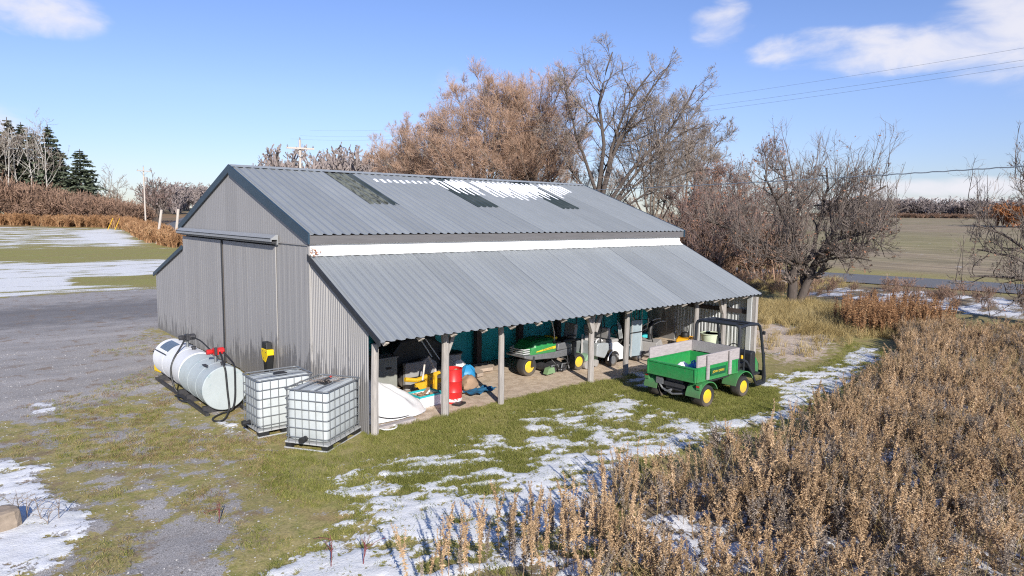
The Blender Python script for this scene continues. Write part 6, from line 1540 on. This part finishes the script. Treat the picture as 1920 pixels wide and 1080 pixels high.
# evergreens and pale trunks left, far behind the snow field
def conifer_meshes(seed, H=1.0, dens=72):
    g = np.random.default_rng(seed); Bp, Bw = [], []; K = 4
    V, F, o = [], [], 0
    for k in range(dens):
        z = float(np.clip(.10+.88*(k/dens)+g.normal(0, .012), .08, .985)); rad = .205*(1-z)**.8+.012; nb = 5
        for j in range(nb):
            a = g.uniform(0, 6.28); l = rad*g.uniform(.45, 1.2); q = np.linspace(0, 1, K)
            Bp.append(np.stack([np.cos(a)*l*q, np.sin(a)*l*q, z+(-.10*l*q*2+.04*q**2*l*2)], -1))
    Pb = np.stack(Bp)
    C, Rr = children(Pb, np.full(Pb.shape[:2], .004), 16, .12, 1.0, (.3, 1.2), (.22, .5), 3, .15, -.12, g)
    W = np.full(C.shape[:2], .0075)*np.array([.7, 1, .3])[None]*g.uniform(.7, 1.3, (len(C), 1))
    v, f = ribbons(C, W, seed=seed)
    tr = np.stack([np.zeros(6), np.zeros(6), np.linspace(0, 1, 6)], -1)[None]; tv, tf = tubes(tr, np.linspace(.014, .002, 6)[None], 6)
    return tv, tf, v, f
for nm, sd in (('a', 3), ('b', 4)): pass
CM = []
for sd, mt_ in ((3, 'needle'), (9, 'needle2')):
    tv, tf, v, f = conifer_meshes(sd)
    CM.append((mesh_np('trunk', tv, [tf], [BD], True), mesh_np('crown', v, [f], [MT[mt_]])))
def at_px(px, d):
    """ground point at distance d along a bearing given as a horizontal picture angle"""
    x = (px-960)/1281.76; h = (R_*x+fw); h = Vector((h.x, h.y, 0)).normalized(); p = Vector((CAM.x, CAM.y, 0))+h*d; return (p.x, p.y, float(terrain(p.x, p.y)))
def conifer(loc, h, wd, k, label):
    t = thing('spruce_tree', label, 'tree', loc, random.uniform(0, 6), 'evergreens beyond the snow field')
    for nm, me in zip(('trunk', 'crown'), CM[k]): inst(nm, me, t, (0, 0, 0), (0, 0, 0), (h*wd*1.8, h*wd*1.8, h))
for (loc, h, wd, k, lb) in (((16.2, 136.3, 1.7), 13.8, 1.15, 0, 'dark pointed spruce standing alone right of the evergreen stand'), ((11.9, 139.6, 1.8), 18.0, .8, 0, 'tall narrow spruce second from the right in the evergreen stand'),
                            ((13.6, 143.5, 1.9), 14.5, .8, 1, 'short spruce behind the narrow spruce of the stand'), ((6.2, 143.0, 1.9), 19.0, .85, 1, 'olive evergreen in the middle of the stand among pale trunks'),
                            ((3.0, 141.0, 1.9), 18.2, .95, 1, 'broad olive evergreen at the left of the stand'), ((8.6, 147.0, 2.0), 18.6, .85, 0, 'dark evergreen behind the pale trunks of the stand'), ((-.5, 146.0, 2.0), 17.0, .9, 1, 'olive evergreen at the left picture edge'), ((4.4, 148.5, 2.05), 18.6, .8, 0, 'dark evergreen deep behind the broad olive one'), ((10.3, 144.5, 1.95), 17.0, .9, 1, 'olive evergreen just left of the tall narrow spruce'), ((7.6, 141.0, 1.9), 14.0, .9, 0, 'shorter dark evergreen in front of the middle of the stand'), ((1.6, 147.5, 2.0), 16.0, .9, 0, 'dark evergreen at the far left of the stand')):
    conifer(loc, h, wd, k, lb)
g = np.random.default_rng(11)
def birch(loc, h, label):
    limbs = [((0, 0, 0), (g.normal(0, .5), 0, h), .16, .03)]
    for k in range(5):
        z = h*g.uniform(.4, .8); limbs.append(((0, 0, z), (g.uniform(-2.2, 2.2), g.uniform(-1, 1), z+h*g.uniform(.12, .3)), .06, .02))
    mk_tree('pale_trunk_tree', label, loc, limbs, .2, g, MT['bark_pale'], MT['twig_grey'], lv=(6, 5, 4, 0), tw=.018, group='pale trunked bare trees of the stand', t0=.35, arch=.02, trop=(.1, .1, .1, .1))
for i, (bx_, by_) in enumerate(((1.4, 137.0), (3.4, 138.4), (5.2, 136.8), (7.0, 138.4), (8.4, 137.4), (9.8, 139.0), (10.6, 136.8), (14.4, 138.8), (-.4, 139.0))):
    birch((bx_, by_, float(terrain(bx_, by_))), 16.5 if i < 7 or i == 8 else 10.0, 'pale trunked bare tree standing among the evergreens beyond the snow field')
for i, (bx_, by_, h, lb) in enumerate(((21.0, 138.5, 9.5, 'thin bare sapling right of the lone spruce'), (23.0, 140.5, 8.0, 'shorter bare sapling midway from the lone spruce to the utility pole'), (19.4, 141.5, 7.0, 'small bare sapling close behind the lone spruce'))):
    mk_tree('sapling', lb, (bx_, by_, float(terrain(bx_, by_))), [((0, 0, 0), (0, 0, h), .10, .02), ((0, 0, h*.3), (1.0, 0, h*.7), .05, .02), ((0, 0, h*.4), (-1.0, 0, h*.8), .05, .02)], .1, g, B, MT['twig_grey'], lv=(7, 5, 4, 0), tw=.022, trop=(.1, .1, .1, .1), cat='tree')
mk_tree('round_shrub', 'dark purplish rounded bush beside the road behind the utility pole', (29.0, 139.0, 1.85), [((u*.3, 0, 0), (u*3.4, g.uniform(-2, 2), 8.8*(1-.35*abs(u))), .12, .03) for u in np.linspace(-1, 1, 8)], .1, g, BD, MT['twig_purple'], lv=(8, 6, 5, 0), tw=.035, trop=(.08, .1, .1, .1), cat='bush')

# one scrub mesh, reused for every thicket
def scrub_mesh(seed, m, H=1.0, n=16, tw=.010, spread=.6):
    g = np.random.default_rng(seed); P, Rr = [], []
    for k in range(n):
        p, q = limb((g.normal(0, .12), g.normal(0, .12), 0), (g.normal(0, spread*.7), g.normal(0, spread*.7), H*g.uniform(.7, 1.05)), 6, .014, .006, g); P.append(p); Rr.append(q)
    P, Rr = np.stack(P), np.stack(Rr); P1, R1 = children(P, Rr, 7, .25, 1, (.3, .9), (.25, .5), 4, .2, .12, g); P2, R2 = children(P1, R1, 4, .2, 1, (.3, .9), (.35, .7), 3, .2, .1, g)
    parts = []
    for p, w in ((P, np.maximum(Rr, tw)), (P1, np.full(P1.shape[:2], tw*.8)), (P2, np.full(P2.shape[:2], tw*.6))):
        v, f = ribbons(p, w, seed=seed); parts.append((v, f, np.repeat(g.random(len(p)), p.shape[1]*2)))
    V, F, T = join(parts); return tone_mesh('scrub', V, F, T, m)
scr = [scrub_mesh(300+i, MT['scrub']) for i in range(3)]
scr_far = [scrub_mesh(310+i, MT['scrub'], tw=.012, n=20) for i in range(3)]
scr_pale = [scrub_mesh(330+i, MT['scrub'], tw=.012) for i in range(2)]
scr_rust = [scrub_mesh(320+i, MT['weed_rust'], n=22, tw=.016, spread=.35) for i in range(2)]
r = np.random.default_rng(33)
def scat_xy(name, x, y, lo, hi, meshes, label, hfun=None, wide=1.0):
    n = len(x); s = r.uniform(lo, hi, n); s = s if hfun is None else s*hfun(x, y)
    scatter(name, np.stack([x, y, terrain(x, y)-.05], -1), np.stack([np.zeros(n), np.zeros(n), r.uniform(0, 6.28, n)], -1), np.stack([s*wide, s*wide, s], -1), meshes, label)
x, y = rand_pts([(-30, 139), (4, 137), (21, 125), (27, 131), (20, 143), (0, 150), (-30, 152)], 1.7, r)
scat_xy('brush_thicket', x, y, 4.4, 6.6, scr_far, 'reddish brown brush in front of the evergreens', lambda a, b_: np.clip(1.15-.028*(a-2), .45, 1.25), .7)
x, y = rand_pts([(-40, 133), (4, 131.5), (18.6, 118.5), (13.8, 78), (14.6, 70), (17.4, 70), (17.6, 80), (19.8, 112), (21, 124), (20, 130), (4, 140), (-40, 141)], 1.5, r)
scat_xy('roadside_brush', x, y, 1.1, 1.9, scr_rust, 'rust coloured tall grass along the road and field edge', None, .8)
x, y = rand_pts([(16, 18), (20, 60), (29, 66), (37, 40), (42, 24), (45, 13), (37, 12), (30, 17)], .4, r)
scat_xy('undergrowth', x, y, 1.6, 4.2, scr, 'brown tangled undergrowth below the trees behind the shed', None, .8)
x, y = rand_pts([(26, 8), (33, 17), (39.5, 12.5), (40.5, 3), (39.5, -10), (33, -6), (32, 3.5), (29, 7)], .45, r)
scat_xy('roadside_scrub', x, y, .4, .9, scr, 'low dark scrub with snow between it on the near side of the road', None, .9)
# far woods beyond the stubble field
def small_tree(seed, m):
    g = np.random.default_rng(seed); P, Rr = [], []
    for k in range(7):
        u = g.normal(0, .18); p, q = limb((0, 0, .05), (u, g.normal(0, .18), g.uniform(.75, 1.0)), 6, .02, .006, g); P.append(p); Rr.append(q)
    P, Rr = np.stack(P), np.stack(Rr); P1, R1 = children(P, Rr, 8, .25, 1, (.3, .9), (.2, .4), 4, .2, .1, g); P2, R2 = children(P1, R1, 6, .2, 1, (.3, .9), (.35, .7), 3, .2, .1, g)
    parts = []
    for p, w in ((P, np.maximum(Rr, .010)), (P1, np.full(P1.shape[:2], .009)), (P2, np.full(P2.shape[:2], .009))):
        v, f = ribbons(p, w, seed=seed); parts.append((v, f, np.repeat(g.random(len(p)), p.shape[1]*2)))
    V, F, T = join(parts); return tone_mesh('far_tree', V, F, T, m)
MT['far_wood'] = veg_material('far_twig', [(.20, .175, .17), (.26, .22, .21), (.32, .27, .25)])  # greyish twigs, with mild distance haze put into their pale colour
MT['far_rust'] = veg_material('far_rust', [(.20, .085, .035), (.28, .12, .05), (.34, .16, .07)])
ft = [small_tree(400+i, MT['far_wood']) for i in range(3)]; fr_ = [small_tree(410+i, MT['far_rust']) for i in range(2)]
def band(px0, px1, d0, d1, n):
    p = np.array([at_px(r.uniform(px0, px1), r.uniform(d0, d1)) for _ in range(n)]); return p[:, 0], p[:, 1]
x, y = band(1540, 2300, 312, 326, 420); scat_xy('far_woods', x, y, 3.6, 8.0, ft, 'grey line of bare woods on the horizon beyond the stubble field', None, 1.5)
x, y = band(1500, 2300, 306, 312, 500); scat_xy('far_hedge', x, y, 1.0, 1.8, scr_pale, 'low pale brush along the foot of the far woods', None, 1.4)
x, y = band(1858, 2010, 200, 212, 34); scat_xy('rust_grove', x, y, 3.4, 5.6, fr_, 'rust brown grove at the end of the stubble field', None, 1.5)
x, y = band(605, 800, 130, 150, 80); x2, y2 = band(512, 548, 135, 150, 9); x, y = np.concatenate([x, x2]), np.concatenate([y, y2]); scat_xy('background_grove', x, y, 10.5, 15.0, ft, 'row of bare trees showing just above the shed ridge', None, .8)
x, y = band(330, 520, 260, 330, 90); scat_xy('distant_trees', x, y, 5, 10, ft, 'small trees along the distant road', None, 1.2)
x, y = band(285, 345, 215, 300, 26); scat_xy('distant_hedge', x, y, 4, 9, ft, 'bare trees left of the distant road', None, 1.2)

# red stemmed twigs standing in the front snow, dry stalks by the stone
def sprig(loc, h, label, m, seed, name='red_sprig'):
    g = np.random.default_rng(seed); b = MB()
    P = [limb((0, 0, 0), (g.normal(0, .06), g.normal(0, .06), h), 6, .007, .003, g)]
    for k in range(4): P.append(limb(P[0][0][1+k % 4], (g.normal(0, .14), g.normal(0, .14), h*g.uniform(.7, 1.0)), 6, .005, .002, g))
    Q = np.stack([p[0] for p in P]); R2_ = np.stack([p[1] for p in P]); V, F = tubes(Q, R2_, 5)
    C, RC = children(Q, R2_, 4, .3, 1, (.4, .9), (.15, .3), 4, .15, .1, g); v, f = tubes(C, np.maximum(RC, .002), 4)
    o = link(bpy.data.objects.new(name, mesh_np(name, np.concatenate([V, v]), [F, f+len(V)], [m], True))); o.location = loc
    return tag(o, label, 'plant')
RS = mat('red_stem', (.16, .035, .04), .6, var=.2)
sprig((-2.96, -4.30, 0), .42, 'dark red branching sprig in the snow, left of its twin at the bottom', RS, 1)
sprig((-2.62, -4.50, 0), .40, 'dark red branching sprig nearest the leaning weed stalk at the bottom', RS, 2)
for k, (x_, y_, h, lb) in enumerate(((-5.78, -.18, .42, 'tall dry stalk right behind the tan stone block'), (-5.70, -.30, .36, 'thin dry stalk beside the tan stone block'), (-5.55, -.48, .40, 'dry stalk in the snow a step right of the stone block'), (-5.36, -.62, .38, 'outermost dry stalk in the snow right of the stone block'), (-5.52, -.75, .30, 'low bushy dry stalk in the snow below the stone block'), (-3.62, -2.1, .30, 'lone reddish stalk standing in the bare gravel'))):
    sprig((x_, y_, 0), h, lb, MT['twig_grey'] if k < 5 else RS, 20+k, 'dry_stalk')

# ------------------------------------------------------------------ poles, wires, far house
def pole(loc, h, label, arm=2.4, az=0.0, r=.15):
    t = thing('utility_pole', label, 'utility pole', loc, az, 'utility poles along the road')
    b = MB(); b.tube([(0, 0, -.3), (0, 0, h*.5), (0, 0, h)], [r, r*.85, r*.68], 10); b.build('pole', MT['pole'], t, True)
    b = MB(); b.bb((-arm/2, -r-.12, h-.85), (arm/2, -r, h-.70)); a = b.build('crossarm', MT['pole'], t)
    for x_ in (-arm*.46, arm*.46): b = MB(); b.lathe([(.03, 0), (.06, .05), (.06, .12), (.03, .2), (0, .22)], (x_, -r-.06, h-.70), n=8); b.build('insulator', MT['steel'], a, True)
    b = MB(); b.lathe([(.03, 0), (.06, .05), (.06, .12), (.03, .2), (0, .22)], (0, 0, h), n=8); b.build('top_insulator', MT['steel'], t, True)
    for s in (-1, 1): b = MB(); b.beam((s*arm*.28, -r-.06, h-.85), (0, -r-.02, h-1.55), .05, .03); b.build('arm_brace', MT['steel'], a)
    return t
p1 = pole((23.6, 122.7, 1.5), 10.6, 'utility pole with transformer standing by the road left of the shed', az=.2)
b = MB(); b.lathe([(.24, 0), (.26, .05), (.26, .75), (.22, .82), (0, .84)], (.36, 0, 8.0), n=14); b.build('transformer', MT['seat'], p1, True)
pole((19.5, 47.6, 0), 10.9, 'utility pole whose crossarm shows above the shed ridge', az=-.25)
pole((19.0, -24.0, 0), 10.6, 'utility pole outside the view carrying the wires to the right', az=0)
for px_, d_, lb in ((307, 250, 'distant utility pole nearest to the roadside bush'), (319, 320, 'distant utility pole next to the white house'), (331, 390, 'farthest utility pole down the road')):
    pole(at_px(px_, d_), 11, lb, r=.2)
# wires: three over the trees, one thick twisted cable below
def wire(a, c, sag, r, label, n=40, m=None):
    b = MB(); a, c = Vector(a), Vector(c)
    b.tube([a+(c-a)*(i/n)-Vector((0, 0, 4*sag*(i/n)*(1-i/n))) for i in range(n+1)], r, 5); return tag(b.build('power_line', m or MT['wire'], None, True), label, 'wire', 'power lines')
for dx, dz, lb in ((-.9, 0, 'lowest power line crossing the sky over the apple trees'), (0, .35, 'middle power line crossing the sky over the apple trees'), (.9, .9, 'uppermost power line crossing the sky over the apple trees')):
    wire((19.5+dx, 47.5, 10.9+dz), (19.0+dx, -24, 9.85+dz), 1.5, .0042, lb)
b = MB(); P_ = []
a, c = Vector((19.45, 47.5, 6.2)), Vector((18.9, -24, 6.9))
for i in range(400):
    u = i/399; P_.append(a+(c-a)*u-Vector((0, 0, 4*.8*u*(1-u)))+Vector((.012*math.cos(i*1.9), 0, .012*math.sin(i*1.9))))
b.tube(P_, .019, 5); tag(b.build('telephone_cable', MT['wire'], None, True), 'thick twisted cable strung low across the right side', 'cable')
# leaning marker posts by the snow field
for loc, ln, h, lb in (((14.7, 78.1, .45), .18, 4.1, 'pale leaning post at the field edge, the left one of the pair'), ((15.8, 74.7, .35), .14, 4.3, 'pale leaning post at the field edge beside the shed roof')):
    b = MB(); b.tube([(0, 0, -.2), (h*ln*float(RT[0]), h*ln*float(RT[1]), h)], [.17, .14], 9); o = b.build('leaning_post', MT['pole'], None, True); o.location = loc; tag(o, lb, 'post', 'leaning posts by the field')
for loc, lb in (((16.0, 113.5, 1.25), 'yellow slanting guy marker left of its twin'), ((16.9, 113.0, 1.25), 'yellow slanting guy marker closest to the utility pole')):
    b = MB(); b.tube([(0, 0, 0), (.7, -.45, 1.9)], .06, 7); o = b.build('guy_marker', MT['yellow_old'], None, True); o.location = loc; tag(o, lb, 'marker', 'yellow guy markers')
t = thing('house', 'small white house far down the road', 'house', at_px(324, 345), .5)
b = MB(); b.bb((-3.5, -3, 0), (3.5, 3, 5)); w_ = b.build('wall', MT['house'], t)
b = MB(); b.prism([(-3.3, 5), (3.3, 5), (0, 7.6)], 'x', -3.8, 3.8); b.build('roof', MT['roof_dark'], t)
for x_ in (-1.6, 1.6):
    for z_ in (1.2, 3.4): b = MB(); b.bb((x_-.5, -3.06, z_), (x_+.5, -3.01, z_+1.1)); b.build('window', MT['glass_dark'], w_)
